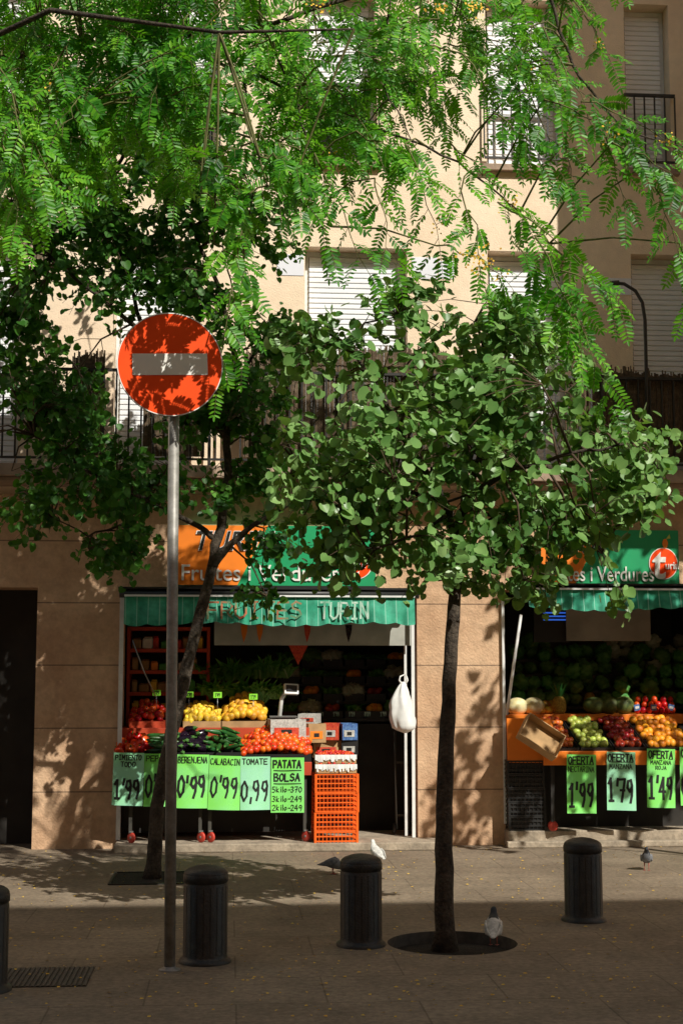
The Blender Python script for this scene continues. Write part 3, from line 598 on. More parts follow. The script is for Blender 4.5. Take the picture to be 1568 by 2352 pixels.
rows=[z0+(z1-z0)*k/4 for k in range(5)]
for z in rows:
    q=MB(); q.box(x0+.031,x1-.031,Y-.01,Y+.35,z-.035,z); q.build('shelf','redshelf',t)
pk=[mat('packet_%s'%n,c,.4) for n,c in (('yellow',(.75,.5,.05)),('white',(.7,.7,.65)),('green',(.08,.4,.08)),('red',(.6,.05,.03)),('brown',(.35,.2,.08)),('orange',(.8,.25,.03)))]
for r,z in enumerate(rows[:-1]):
    x=x0+.05
    while x<x1-.12:
        w=random.uniform(.05,.1); h=random.uniform(.07,.14); q=MB(); q.box(0,w,0,.12,0,h*.85,0); q.box(.004,w-.004,.05,.07,h*.85,h,0); o=q.build('packet',random.choice(pk),bevel=.008); o.location=(x,Y+random.uniform(0,.06),z+.001); o.rotation_euler[2]=random.uniform(-.2,.2)
        tag(o,'small coloured food packet on the red shelving','packet','packets on the red shelving'); x+=w+random.uniform(.008,.03)
def greens(p,r,n,L,lab,grp):
    q=MB()
    for _ in range(n):
        a=random.uniform(-.9,.9); b=random.uniform(-.4,.9); l=L*random.uniform(.6,1.1); w=random.uniform(.008,.02)
        s=Vector((random.uniform(-r,r),random.uniform(-r,r)*.6,random.uniform(0,.02))); d=Vector((math.sin(a)*.8,-.35+b*.3,.75)).normalized(); side=Vector((d.z,.2,-d.x)).normalized()*w
        m1=s+d*l*.55; e=s+d*l+Vector((0,-.05,-.06)); q.add([s-side*.5,s+side*.5,m1+side,m1-side,e],[(0,1,2,3),(3,2,4)])
    o=q.build('leafy_bunch','greens'); o.location=p; tag(o,lab,'vegetable',grp)
for k in range(16):
    px=476+(k%8)*24+random.uniform(-6,6); greens(P(px,1608-(k//8)*52+random.uniform(-10,10),FY+.62+.2*(k//8)),.07,46,.26*random.uniform(.7,1.2),'bunch of long green leaves at the middle of the shop','leafy bunches behind the lemons')
rackL=thing('wall_rack','dark stepped rack with black crates along the back right of the shop','rack',(X(800,1550,FY+1),FY+1,.06))
names=[('cab','cabbage','green cabbage','cabbage'),('cour','courgette','dark courgette','courgette'),('cauli','cauliflower','pale cauliflower','cauliflower'),('orange','orange','shaded orange','orange'),('apple','red_apple','dark red apple','apple')]
for k in range(4):
    Y=FY+.75+.26*k; z=P(800,1650-k*40,Y).z; x0,x1=X(640,1600,Y),X(938,1600,Y)
    q=MB(); q.box(x0,x1,Y,Y+.26,z-.03,z); q.build('shelf','blackp',rackL)
    for i in range(6):
        a=x0+(x1-x0)*i/6+.01; b=x0+(x1-x0)*(i+1)/6-.01; kk=names[(i*2+k)%5]
        crate_at(a,b,Y+.01,Y+.25,z+.001,.07,'blackp','small black crate on the stepped back rack','black crates on the back rack')
        if (i+k)%3==0: greens(Vector(((a+b)/2,Y+.12,z+.04)),.07,34,.17,'leafy bunch in a black crate of the stepped rack','leafy bunches on the back rack')
        else: pile(kk[0],kk[1],kk[2]+' in the shade of the stepped back rack',kk[3],'vegetables on the back rack, '+kk[3],a+.04,b-.04,Y+.05,z+.08,Y+.21,z+.11,3,2,0,'x' if kk[0]=='cour' else None)
q=MB(); Y=FY+.75; q.box(X(640,1700,Y),X(938,1700,Y),Y+.02,Y+.06,.06,P(800,1655,Y).z-.035); q.build('front_panel','dark',rackL)
for i in range(6):
    px=700+i*36; p=P(px,1640,FY+.73); t=thing('price_tag','small black price tag with white figures, number %s from the left on the rack edge'%['one','two','three','four','five','six'][i],'tag',p)
    q=MB(); q.box(-.045,.045,0,.003,-.03,.03); q.build('card','blackp',t,False); q=MB(); scribble(q,["1'19","0'89","1'99"][i%3],0,0,.06,.04,.006,-.002); q.build('lettering','fadedwhite',t,False)
Y=FY+.02; a=P(492,1482,Y); b=P(944,1436,Y); t=thing('inner_banner','grey banner with printed vegetables hanging inside the left shop','banner',((a.x+b.x)/2,Y,a.z))
q=MB(); q.box(a.x,b.x,Y,Y+.006,a.z,ztop-.02); q.build('sheet',mat('grey_banner',(.42,.42,.37),.8,scale=5),t)
for px,mi in ((596,'orange'),(705,'redp'),(800,'aub'),(560,'orange')):
    q=MB(); p=P(px,1452,Y-.003); q.add([(p.x-.03,Y-.003,p.z+.07),(p.x+.035,Y-.003,p.z+.07),(p.x+.03,Y-.003,p.z),(p.x+.0,Y-.003,p.z-.1),(p.x-.02,Y-.003,p.z-.02)],[(0,1,2,3,4)]); q.build('printed_vegetable',mi,t)
p=P(685,1480,FY+.3); q=MB(); q.add([(p.x-.1,p.y,p.z),(p.x+.1,p.y,p.z),(p.x,p.y+.01,p.z-.2),(p.x-.1,p.y+.01,p.z),(p.x+.1,p.y+.012,p.z),(p.x,p.y+.012,p.z-.2)],[(0,1,2),(3,5,4)]); q.tube([p+Vector((0,.005,0)),p+Vector((0,.005,.4))],.003,5)
tag(q.build('pennant','redp'),'red triangular pennant hanging inside the left shop','pennant')
bp=P(926,1566,FY-.14); q=MB(); n=40; vs=[]; prof=[]
for i in range(21):
    t_=i/20; r=.014+.10*math.sin(math.pi*min(1,t_**1.0*.72))**.8
    if t_>.9: r*=1-.9*((t_-.9)/.1)**1.5
    prof.append((max(.002,r),-.48*t_))
for i,(r,z) in enumerate(prof):
    for k in range(n):
        a=2*math.pi*k/n; nn=noise.noise(Vector((math.cos(a)*1.6,math.sin(a)*1.6,z*5)))*.35+.09*math.sin(a*6+z*6)*max(0,1+z*3)+abs(noise.noise(Vector((math.cos(a)*3.2,math.sin(a)*3.2,z*7+4))))*.22
        rr=r*(1+nn); vs.append((rr*math.cos(a)+.015*math.sin(z*9),rr*math.sin(a)*.6,z))
q.add(vs,[(i*n+k,i*n+(k+1)%n,(i+1)*n+(k+1)%n,(i+1)*n+k) for i in range(len(prof)-1) for k in range(n)],0,True)
for s in (-1,1): q.tube([(s*.010,0,-.03),(s*.04,0,.015),(s*.03,0,.05),(.02,.05,.07)],[.012,.009,.007,.005],8)
o=q.build('plastic_bag','whitep'); o.location=bp; tag(o,'white plastic bag hanging from the rail beside the stone pillar','bag')
# ---------------------------------------------------------------- right shop
RY=FY-.38; za=P(1400,1727,RY).z; RYb=FY+.33; zb_=P(1400,1662,RYb).z; rx0=X(1246,1700,RY); rx1=X(1640,1700,RY)
t=thing('fruit_stand','orange sloping fruit stand on casters in the right shop','stand',((rx0+rx1)/2,FY,.15))
q=MB(); q.box(rx0,rx1,RY-.02,RY,P(1400,1757,RY).z,za+.01); q.build('front_lip','orange',t,bevel=.003)
lx0=X(1163,1650,FY-.05); q=MB(); q.box(lx0,rx1,RYb,RYb+.02,zb_+.0,zb_+.09); q.box(lx0,rx1,RYb+.021,RYb+.5,zb_+.07,zb_+.09); q.build('top_shelf','orange',t,bevel=.003)
q=MB(); q.add([(rx0,RY,za-.02),(rx1,RY,za-.02),(rx1,RYb,zb_-.02),(rx0,RYb,zb_-.02),(rx0,RY,za-.04),(rx1,RY,za-.04),(rx1,RYb,zb_-.04),(rx0,RYb,zb_-.04)],[(0,1,2,3),(7,6,5,4),(0,4,5,1),(0,3,7,4)]); q.build('sloping_deck','blackp',t)
yy=FY-.2; pz=lambda px,py:P(px,py,yy)
q=MB(); a,b,c,d=pz(1163,1650),pz(1262,1650),pz(1300,1752),pz(1166,1752)
q.add([a,b,c,d]+[v+Vector((0,.03,0)) for v in (a,b,c,d)],[(3,2,1,0),(4,5,6,7),(0,1,5,4),(1,2,6,5),(2,3,7,6),(3,0,4,7)]); q.build('side_panel','orange',t)
for px in (1268,1600):
    a=X(px,1850,RY+.1); q=MB(); q.box(a-.018,a+.018,RY+.08,RY+.115,.24,za-.04); q.build('leg','iron',t)
    q=MB(); T=Matrix.Translation((a,RY+.1,.20))@Matrix.Rotation(.8,4,'Z')@Matrix.Rotation(math.pi/2,4,'Y'); q.lathe([(.001,-.014),(.034,-.014),(.05,-.008),(.05,.008),(.034,.014),(.001,.014)],18,0,T); w=q.build('caster','wheel',t)
q=MB(); q.box(rx0+.1,rx1,FY+.1,FY+.14,.15,za); q.build('shade_board','dark',t)  # dark sheet painted as the shade beneath the sloping deck
th=math.atan2(zb_-za,RYb-RY)
tr=[(1262,1330,'nect','nectarine','red nectarine in the sloping tray above its price card','nectarine','nectarines in the sloping tray',5,7),(1332,1408,'gapple','green_apple','green apple in the sloping tray between nectarines and red apples','apple','green apples in the sloping tray',5,7),
(1410,1484,'apple','red_apple','dark red apple in the sloping tray','apple','red apples in the sloping tray',5,7),(1486,1600,'orange','orange','bright orange in the rightmost sloping tray','orange','oranges in the sloping tray',7,7)]
for a,b,k,n,l,c,g,nx,ny in tr:
    xa,xb_=X(a,1715,RY),X(b,1715,RY); Lr=math.hypot(RYb-RY,zb_-za)
    q=openbox(xb_-xa-.006,Lr-.02,.05); o=q.build('tray','blackp'); o.location=((xa+xb_)/2,(RY+RYb)/2,(za+zb_)/2-.012); o.rotation_euler=(th,0,0); tag(o,'sloping black tray holding the '+n.replace('_',' ')+'s','tray')
    pile(k,n,l,c,g,xa+.035,xb_-.035,RY+.05,za+.045,RYb-.03,zb_+.045,nx,ny,.02)
zt_=zb_+.092
def row(kind,name,label,cat,grp,px0,px1,n,dz,Y=RYb+.12,lay='x'):
    for i in range(n):
        a=X(px0+(px1-px0)*(i+.5+random.uniform(-.12,.12))/n,1620,Y); place(kind,name,label,cat,grp,(a,Y+random.uniform(-.02,.02),zt_+dz),(random.uniform(-.1,.1),math.pi/2 if lay=='x' else .1,random.uniform(-.5,.5)))
row('melon','pale_melon','pale round melon at the left end of the top shelf','melon','pale melons on the top shelf',1170,1240,2,.075)
row('mango','mango','red and yellow mango left of the pineapple','mango','mangoes beside the pineapple',1232,1285,3,.04); row('mango','mango','red and yellow mango left of the pineapple','mango','mangoes beside the pineapple',1238,1280,2,.09,RYb+.2)
row('gmelon','green_melon','dull green melon right of the pineapple','melon','green melons on the top shelf',1350,1450,3,.085)
for (dz,n,Y) in ((.035,7,RYb+.08),(.035,7,RYb+.16),(.09,6,RYb+.14),(.14,5,RYb+.18)): row('redtomato','red_tomato','red tomato heaped at the right end of the top shelf','tomato','red tomatoes on the top shelf',1455,1550,n,dz,Y)
for i,px in enumerate((1462,1500,1540)):
    p=P(px,1625,RYb+.04); q=MB(); q.box(-.03,.03,0,.004,-.03,.03,0); q.box(-.02,.02,-.003,-.001,-.012,.012,1); o=q.build('blue_label',['bluep','whitep']); o.location=p; o.rotation_euler=(0,.2*(i-1),.1); tag(o,'blue and white label on the heaped red tomatoes, '+['left','middle','right'][i]+' of three','label')
p=P(1283,1640,RYb+.06)
def pine(loc,lab,s=1,grp=None):
    t=thing('pineapple',lab,'pineapple',loc,random.random()*6,grp)
    q=MB(); q.lathe([(.001,0),(.05*s,.004),(.068*s,.04*s),(.072*s,.09*s),(.062*s,.14*s),(.04*s,.17*s),(.001,.175*s)],16); q.build('fruit','pine',t,False)
    q=MB()
    for k in range(30):
        a=k*2.4; f=.25+.75*(k/30); L=.17*s*(1.15-.3*f); d=Vector((math.cos(a)*(1.1-f),math.sin(a)*(1.1-f),1)).normalized(); sd=Vector((-math.sin(a),math.cos(a),0))*.013; b0=Vector((math.cos(a)*.015,math.sin(a)*.015,.165*s)); q.add([b0-sd,b0+sd,b0+d*L*.6+sd*.8,b0+d*L*.6-sd*.8,b0+d*L+Vector((d.x,d.y,0))*.03],[(0,1,2,3),(3,2,4)])
    q.build('leaf_crown','cour',t,False)
pine((p.x,p.y,zt_),'golden pineapple with spiky green top standing on the top shelf')
q=openbox(.40,.26,.10); o=q.build('cardboard_box','card'); p=P(1236,1697,RY-.02); o.location=p; o.rotation_euler=(math.radians(62),math.radians(33),0); tag(o,'open brown cardboard box tilted at the left end of the fruit stand','box')
g=P(1205,1903,FY-.12)
for k in range(5):
    q=lattice(.34,.3,.128,3,9,.008); q.box(-.165,.165,-.14,.14,.02,.11); o=q.build('folding_crate','blackp'); o.location=(g.x+random.uniform(-.006,.006),FY-.05,.152+k*.1295); o.rotation_euler[2]=random.uniform(-.03,.03)
    tag(o,'black plastic crate beside the right stand, '+['bottom of five','second from bottom','middle one of five','second from top','top of five'][k],'crate','black crates stacked beside the fruit stand')
for a,b,tt,bb,ls,lab,rule,ry in ((1300,1368,1733,1868,[('OFERTA',.90,.88,.12,.011),('NECTARINA',.75,.9,.09,.006),("1'99",.32,.88,.38,.022)],'green offer card for NECTARINA, leftmost on the fruit stand',(.82,),.02),
 (1393,1458,1727,1861,[('OFERTA',.90,.9,.12,.011),('MANZANA',.75,.8,.08,.006),("1'79",.34,.9,.38,.022)],'mint offer card for MANZANA priced one seventy nine',(.82,),.02),
 (1484,1549,1720,1855,[('OFERTA',.90,.88,.12,.011),('MANZANA',.77,.75,.07,.005),('ROJA',.68,.4,.06,.005),("1'49",.34,.9,.36,.022)],'green offer card for MANZANA ROJA priced one forty nine',(.82,),.03),
 (1560,1625,1716,1850,[('OFERTA',.90,.88,.12,.011),("0'99",.34,.9,.36,.022)],'green offer card cut off by the right edge of the picture',(.82,),.02)):
    card(a,b,tt,bb,RY-.045,ls,lab,'sheet2' if 'seventy' in lab else 'sheet',0,ry,rule)
t=thing('back_rack','dark tiered rack of cabbages at the back of the right shop','rack',(X(1330,1560,FY+.9),FY+.9,.06))
for k in range(4):
    Y=FY+.85+.22*k; z=P(1300,1622-k*36,Y).z; x0,x1=X(1180,1600,Y),X(1620,1600,Y)
    q=MB(); q.box(x0,x1,Y,Y+.22,z-.03,z); q.build('shelf','blackp',t)
    x=x0+.06
    while x<x1:
        if k==0 and random.random()<.16:
            pine((x,Y+.12,z),'shaded pineapple on the lowest tier of the right back rack',.8,'pineapples on the back rack'); x+=.15; continue
        kd='cauli' if (x>x0+(x1-x0)*.5 and k>1 and random.random()<.75) else 'cab'
        for lv in range(2 if random.random()<.45 else 1):
            place(kd,'cauliflower' if kd=='cauli' else 'cabbage',('pale cauliflower' if kd=='cauli' else 'round green cabbage')+' on the tiered rack of the right shop','cauliflower' if kd=='cauli' else 'cabbage',('cauliflowers' if kd=='cauli' else 'cabbages')+' on the tiered back rack',(x+random.uniform(-.02,.02),Y+.08+random.uniform(-.03,.05),z+.075+lv*.12),(random.uniform(-1,1),random.uniform(-1,1),random.uniform(0,6)),(.72,1.15))
        x+=random.uniform(.12,.19)
Y=FY+.55; a=P(1300,1472,Y); b=P(1492,1402,Y); q=MB(); q.box(a.x,b.x,Y,Y+.02,a.z,b.z+.2); tag(q.build('wall_board',mat('pale_board',(.30,.29,.25),.8,scale=4),bevel=.003),'pale board hanging inside the right shop behind the awning','board')
Y=FY+.6; a=P(1247,1425,Y); b=P(1300,1404,Y); t=thing('screen','small dark television glowing blue at the top of the right shop','screen',((a.x+b.x)/2,Y,a.z))
q=MB(); q.box(a.x-.1,b.x+.02,Y,Y+.05,a.z-.22,b.z+.04); q.build('casing','blackp',t,bevel=.004)
em=bpy.data.materials.new('blue_screen'); em.use_nodes=True; e=em.node_tree.nodes['Principled BSDF']; e.inputs['Base Color'].default_value=(.02,.08,.3,1); e.inputs['Emission Color'].default_value=(.05,.2,1,1); e.inputs['Emission Strength'].default_value=.5
for k in range(3):
    q=MB(); q.box(a.x,b.x,Y-.004,Y-.001,a.z+k*.035,a.z+k*.035+.014); q.build('bright_line',em,t)

# ---------------------------------------------------------------- street furniture
s0=G(390,2228); Yq=s0.y
top_=P(400,838,Yq)
t=thing('no_entry_sign','round red no entry sign with white bar on a grey pole','road sign',(s0.x,s0.y,0))
lean=(top_.x-s0.x)
q=MB(); q.tube([(s0.x,Yq,0),(s0.x+lean*.5,Yq,top_.z*.5),(s0.x+lean,Yq,top_.z+.22)],.031,20); q.build('pole','pole',t)
q=MB(); q.lathe([(.001,.0),(.06,.0),(.06,.005),(.034,.008),(.034,.02),(.031,.02)],20,0,Matrix.Translation((s0.x,Yq,0))); q.build('base_plate','pole',t)
dc=P(391,837,Yq-.055); T=Matrix.Translation(dc)@Matrix.Rotation(math.radians(6),4,'Z')@Matrix.Rotation(math.radians(-2.4),4,'Y')@Matrix.Rotation(math.pi/2,4,'X')
R_=.298
q=MB(); q.lathe([(.001,-.012),(R_,-.012),(R_+.002,-.006),(R_+.002,.002),(R_-.003,.003),(R_-.003,.0)],72,0,T,sm=False); disc=q.build('disc_rim','signback',t)
q=MB(); q.lathe([(R_-.004,.0025),(.001,.0025)],72,0,T,sm=False); q.lathe([(R_+.0005,.0045),(R_-.0045,.0045)],72,1,T,sm=False); q.build('red_face',['red','white'],disc)
q=MB(); q.box(-.212,.212,-.062,.062,.0045,.006,0,T); q.build('white_bar','white',disc)
for dz in (-.12,.12):
    q=MB(); q.box(dc.x-.06,dc.x+.06,Yq-.042,Yq+.036,dc.z+dz-.02,dc.z+dz+.02); q.build('bracket','signback',t,bevel=.004)
def bollard():
    t=thing('bollard','x','bollard',(0,0,0),0,'black cast iron bollards on the pavement')
    q=MB(); pr=[(.148,0),(.148,.012),(.140,.022),(.128,.028),(.124,.04),(.124,.43),(.1215,.434),(.1215,.440),(.127,.444),(.127,.478),(.124,.484)]
    q.lathe(pr,40,lobes=0); 
    for k in range(20):
        a=k/20*6.2832; Tm=Matrix.Rotation(a,4,'Z'); q.box(.1225,.1244,-.004,.004,.05,.42,0,Tm)
    q.build('shaft','bollard',t,False)
    q=MB(); q.lathe([(.1235,.4835),(.124,.490),(.117,.502),(.098,.515),(.06,.528),(.025,.534),(.0005,.535)],40); q.build('cap','bollard',t,False); return t
b0=bollard()
bl=[(471,2216,'black bollard standing directly right of the sign pole'),(829,2178,'black bollard in the centre, left of the tree trunk'),(1340,2121,'black bollard on the right, beyond the round tree pit'),(-40,2282,'black bollard cut off by the left edge of the picture')]
for i,(px,py,lab) in enumerate(bl):
    o=b0 if i==0 else dup(b0); g=G(px,py-7); o.location=(g.x,g.y,0); o.rotation_euler[2]=random.random()*6; o['label']=lab
q=MB(); Tp=Matrix.Translation((gc.x,gc.y,0)); q.lathe([(.389,.0005),(.389,-.10)],48,1,Tp,sm=False); q.lathe([(.388,-.07),(.25,-.06),(.12,-.045),(.001,-.04)],48,0,Tp); 
tag(q.build('tree_pit',['soil','grate']),'round sunken tree pit of dark soil around the central tree','tree pit')
q=MB(); q.box(g2.x-.30,g2.x+.30,g2.y-.32,g2.y+.32,.001,.005,0); 
for s in (-1,1): q.box(g2.x-.32,g2.x+.32,g2.y+s*.33-.01,g2.y+s*.33+.01,.001,.012,1); q.box(g2.x+s*.31-.01,g2.x+s*.31+.01,g2.y-.32,g2.y+.32,.001,.012,1)
tag(q.build('tree_pit',['soil','iron']),'square tree pit around the slanting tree behind the sign pole','tree pit')
ga=G(60,2246); q=MB(); q.box(ga.x-.34,ga.x+.34,ga.y-.24,ga.y+.24,.001,.004,0)
for k in range(26):
    x=ga.x-.33+.66*k/25; q.box(x-.008,x+.008,ga.y-.24,ga.y+.24,.0045,.008,1)
tag(q.build('drain_grate',['bollard','grate']),'worn drain grate in the pavement at lower left','drain')

# ---------------------------------------------------------------- pigeons
def pigeon(px,py,rz,label,mb_,mh,head=0,s=1.0):
    g=G(px,py); t=thing('pigeon',label,'pigeon',(g.x,g.y,0),rz)
    q=MB()
    if head==0: S=[((0,.155,.075),.012,.004),((0,.12,.082),.028,.008),((0,.07,.095),.034,.022),((0,.03,.11),.048,.040),((0,-.02,.122),.054,.052),((0,-.055,.138),.046,.048),((0,-.075,.165),.032,.034),((0,-.082,.190),.022,.024),((0,-.09,.210),.021,.022),((0,-.104,.216),.017,.017),((0,-.116,.214),.006,.006),((0,-.13,.210),.003,.0025)]
    else: S=[((0,.155,.085),.012,.004),((0,.12,.09),.028,.008),((0,.07,.098),.034,.022),((0,.03,.10),.048,.040),((0,-.02,.10),.054,.050),((0,-.06,.09),.044,.044),((0,-.09,.07),.03,.032),((0,-.115,.052),.021,.022),((0,-.135,.042),.018,.018),((0,-.15,.034),.008,.008),((0,-.165,.022),.003,.0025)]
    S=[((c[0]*s,c[1]*s,c[2]*s),a*s,b*s) for c,a,b in S]
    q.loft(S,14); body=q.build('body',mb_,t,False)
    me=body.data; me.materials.append(M[mh]); 
    for p in me.polygons:
        c=p.center
        if (head==0 and c.z>.165*s) or (head and c.y<-.085*s): p.material_index=1
    for sd in (-1,1):
        q=MB(); q.loft([((sd*.040*s,-.05*s,.125*s),.004*s,.012*s),((sd*.050*s,-.01*s,.122*s),.010*s,.038*s),((sd*.048*s,.05*s,.108*s),.009*s,.032*s),((sd*.030*s,.11*s,.094*s),.006*s,.014*s),((sd*.016*s,.15*s,.086*s),.002*s,.003*s)],10); q.build('wing',mb_,t,False)
        q=MB(); q.tube([(sd*.02*s,0,.08*s),(sd*.021*s,.004*s,.035*s),(sd*.021*s,-.004*s,.004)],[.008*s,.0035*s,.003*s],6)
        for a in (-.5,0,.5,3.14): q.tube([(sd*.021*s,-.004*s,.004),(sd*.021*s+math.sin(a)*.022*s,-.004*s-math.cos(a)*.026*s,.003)],.0022*s,5)
        q.build('leg','pink',t,False)
        hy,hz=((-.098,.214) if head==0 else (-.135,.045)); q=MB(); q.lathe(ball(.0035*s,1,0),8,0,Matrix.Translation((sd*.017*s,hy*s,hz*s))); q.build('eye','orange',t,False)
pigeon(1133,2172,math.radians(168),'whitish grey pigeon with dark head beside the round tree pit','pigwhite','pigdark',0,.92)
pigeon(1484,1999,math.radians(-15),'grey pigeon standing alone on the sunlit pavement at far right','pigeon','pigdark',0,.85)
pigeon(866,1988,math.radians(200),'white pigeon just behind the central bollard','pigwhite','pigwhite',0,.90)
pigeon(765,2008,math.radians(75),'grey pigeon pecking the ground left of the central bollard','pigeon','pigdark',1,.85)

# ---------------------------------------------------------------- trees
def inst(name,tv,tf,Rm,pos,m,parent):
    tv=np.array(tv,dtype=float); n=len(pos); k=len(tv)
    V=np.einsum('nij,kj->nki',Rm,tv)+pos[:,None,:]; V=V.reshape(-1,3)
    me=bpy.data.meshes.new(name)
    fl=np.concatenate([np.array(f) for f in tf]); fs=np.array([len(f) for f in tf])
    loops=(fl[None,:]+(np.arange(n)*k)[:,None]).reshape(-1); tot=np.tile(fs,n); st=np.concatenate([[0],np.cumsum(tot)[:-1]])
    me.vertices.add(len(V)); me.vertices.foreach_set('co',V.reshape(-1)); me.loops.add(len(loops)); me.loops.foreach_set('vertex_index',loops.astype(np.int32))
    me.polygons.add(len(tot)); me.polygons.foreach_set('loop_start',st.astype(np.int32)); me.polygons.foreach_set('loop_total',tot.astype(np.int32))
    me.update(calc_edges=True); me.validate(); me.materials.append(M[m]); return link(name,me,parent,True)
def frames(tip,nrm,size):
    tip=np.array(tip,float); nrm=np.array(nrm,float); size=np.array(size,float)
    tip/=np.linalg.norm(tip,axis=1)[:,None]+1e-9; nrm=nrm-tip*(nrm*tip).sum(1)[:,None]; nrm/=np.linalg.norm(nrm,axis=1)[:,None]+1e-9
    sx=np.cross(tip,nrm); return np.stack([sx,tip,nrm],axis=2)*size[:,None,None]
HV=[(0,0,0),(-.30,-.10,.05),(-.50,.15,.10),(-.48,.50,.10),(-.26,.82,.05),(0,.98,-.03),(.26,.82,.05),(.48,.50,.10),(.50,.15,.10),(.30,-.10,.05)]
HF=[(0,5,4,3,2,1),(0,9,8,7,6,5)]
def judas(name_lab,group,trunk,tr_r,limbs,ells,ncl,per,lsize,m,seedv,gap,nsec=60):
    r=random.Random(seedv); root=thing('street_tree',name_lab,'tree',(trunk[0].x,trunk[0].y,0),0,None)
    q=MB(); pts=[];rad=[]
    for i in range(len(trunk)-1):
        for s in range(5):
            f=s/5; p=trunk[i].lerp(trunk[i+1],f); pts.append(p+Vector((r.uniform(-1,1),r.uniform(-1,1),0))*.005); rad.append((tr_r[i]+(tr_r[i+1]-tr_r[i])*f)*r.uniform(.95,1.06))
    pts.append(trunk[-1]); rad.append(tr_r[-1]); rad[0]*=1.35
    q.tube(pts,rad,14); q.build('trunk','bark',root)
    q=MB(); nodes=[]
    for lb,r0 in limbs:
        m_=len(lb); pp=[]
        for i in range(m_-1):
            for s in range(4): pp.append(lb[i].lerp(lb[i+1],s/4)+Vector((r.uniform(-1,1),r.uniform(-1,1),r.uniform(-1,1)))*.012)
        pp.append(lb[-1]); q.tube(pp,[r0*(1-.75*i/len(pp)) for i in range(len(pp))],8); nodes+=pp[3:]
    q.build('limbs','bark',root)
    wts=[e[2]*e[3] for e in ells]
    def samp(bias=.45):
        e=r.choices(ells,wts)[0]
        while True:
            u=Vector((r.gauss(0,1),r.gauss(0,1),r.gauss(0,1))).normalized()*(r.random()**bias)
            return P(e[0]+u.x*e[2],e[1]+u.y*e[3],e[4]+u.z*e[5])
    q=MB(); sec=[]
    for _ in range(nsec):
        p=samp(.6); n=min(nodes,key=lambda a:(a-p).length); mdl=n.lerp(p,.5)+Vector((r.uniform(-.05,.05),r.uniform(-.05,.05),.05)); q.tube([n,mdl,p],[.010,.007,.004],5); sec+=[mdl,p]
    sec+=nodes
    pos=[];tip=[];nrm=[];siz=[]; cnt=0; tries=0
    while cnt<ncl and tries<ncl*6:
        tries+=1; p=samp()
        if noise.noise(p*gap[0]+Vector((seedv,0,0)))<gap[1]: continue
        cnt+=1; n=min(sec,key=lambda a:(a-p).length); mdl=n.lerp(p,.5)+Vector((0,0,.03)); out=(p-n); out=out.normalized() if out.length>1e-4 else Vector((0,0,1))
        e=p+out*.10+Vector((0,0,-.05)); q.tube([n,mdl,p,e],[.004,.003,.0025,.0015],3,caps=False)
        for k in range(per):
            f=r.random()**.7; c=(mdl.lerp(p,f*1.6) if f<.6 else p.lerp(e,(f-.6)*2.5))+Vector((r.gauss(0,.035),r.gauss(0,.035),r.gauss(0,.035)))
            d=out*.4+Vector((r.gauss(0,.55),r.gauss(0,.55),-.55+r.gauss(0,.35)))
            nn=SUN*.6+Vector((0,-.40,.35))+Vector((r.gauss(0,.6),r.gauss(0,.6),r.gauss(0,.6)))
            pos.append(c); tip.append(d); nrm.append(nn); siz.append(lsize*r.uniform(.5,1.25))
    q.build('twigs','twig',root)
    inst('crown',HV,HF,frames(tip,nrm,siz),np.array([tuple(p) for p in pos]),m,root)
Y1=g1.y
T1=[Vector((g1.x,Y1,-.05)),P(1019,1950,Y1),P(1024,1700,Y1),P(1036,1480,Y1),P(1044,1340,Y1),P(1046,1215,Y1)]
L1=[([P(1046,1225,Y1),P(1075,1120,Y1+.1),P(1120,990,Y1+.2),P(1130,850,Y1+.1),P(1090,740,Y1)],.030),
([P(1046,1225,Y1),P(1010,1130,Y1-.1),P(930,1010,Y1-.2),P(860,880,Y1-.2),P(800,790,Y1-.1)],.028),
([P(1070,1140,Y1),P(1180,1080,Y1-.2),P(1310,1040,Y1-.3),P(1450,1020,Y1-.3)],.020),
([P(1020,1150,Y1),P(900,1120,Y1+.2),P(780,1090,Y1+.3),P(680,1060,Y1+.2)],.018),
([P(1060,1170,Y1),P(1160,1190,Y1+.3),P(1290,1220,Y1+.4),P(1380,1270,Y1+.3)],.016),
([P(1110,1010,Y1+.1),P(1200,900,Y1+.4),P(1290,800,Y1+.5)],.016),([P(1040,1180,Y1),P(960,1230,Y1-.3),P(840,1260,Y1-.3)],.014)]
E1=[(960,990,270,230,Y1,.75),(1190,930,250,210,Y1,.8),(1340,1070,200,150,Y1-.1,.6),(800,1150,170,150,Y1,.6),(1030,1270,200,90,Y1,.6),(760,810,120,110,Y1,.4),(1310,1200,100,70,Y1,.4),(680,1050,90,100,Y1+.1,.4),(950,730,130,90,Y1,.4),(1180,760,120,90,Y1,.5),(1480,1030,75,90,Y1-.1,.3),(1220,1190,130,100,Y1,.5),(790,1270,100,75,Y1,.3),(1460,1170,70,55,Y1,.25),(1400,1370,35,28,Y1,.2),(1250,1330,90,45,Y1,.3)]
judas('round leaved street tree in the centre with a slim trunk rising from a round pit',None,T1,[.066,.052,.047,.041,.037,.036],L1,E1,820,9,.068,'heart',3,(2.3,-.20),90)
Y2=g2.y
T2=[Vector((g2.x,Y2,0)),P(362,1850,Y2),P(395,1680,Y2),P(428,1540,Y2),P(462,1400,Y2),P(488,1300,Y2)]
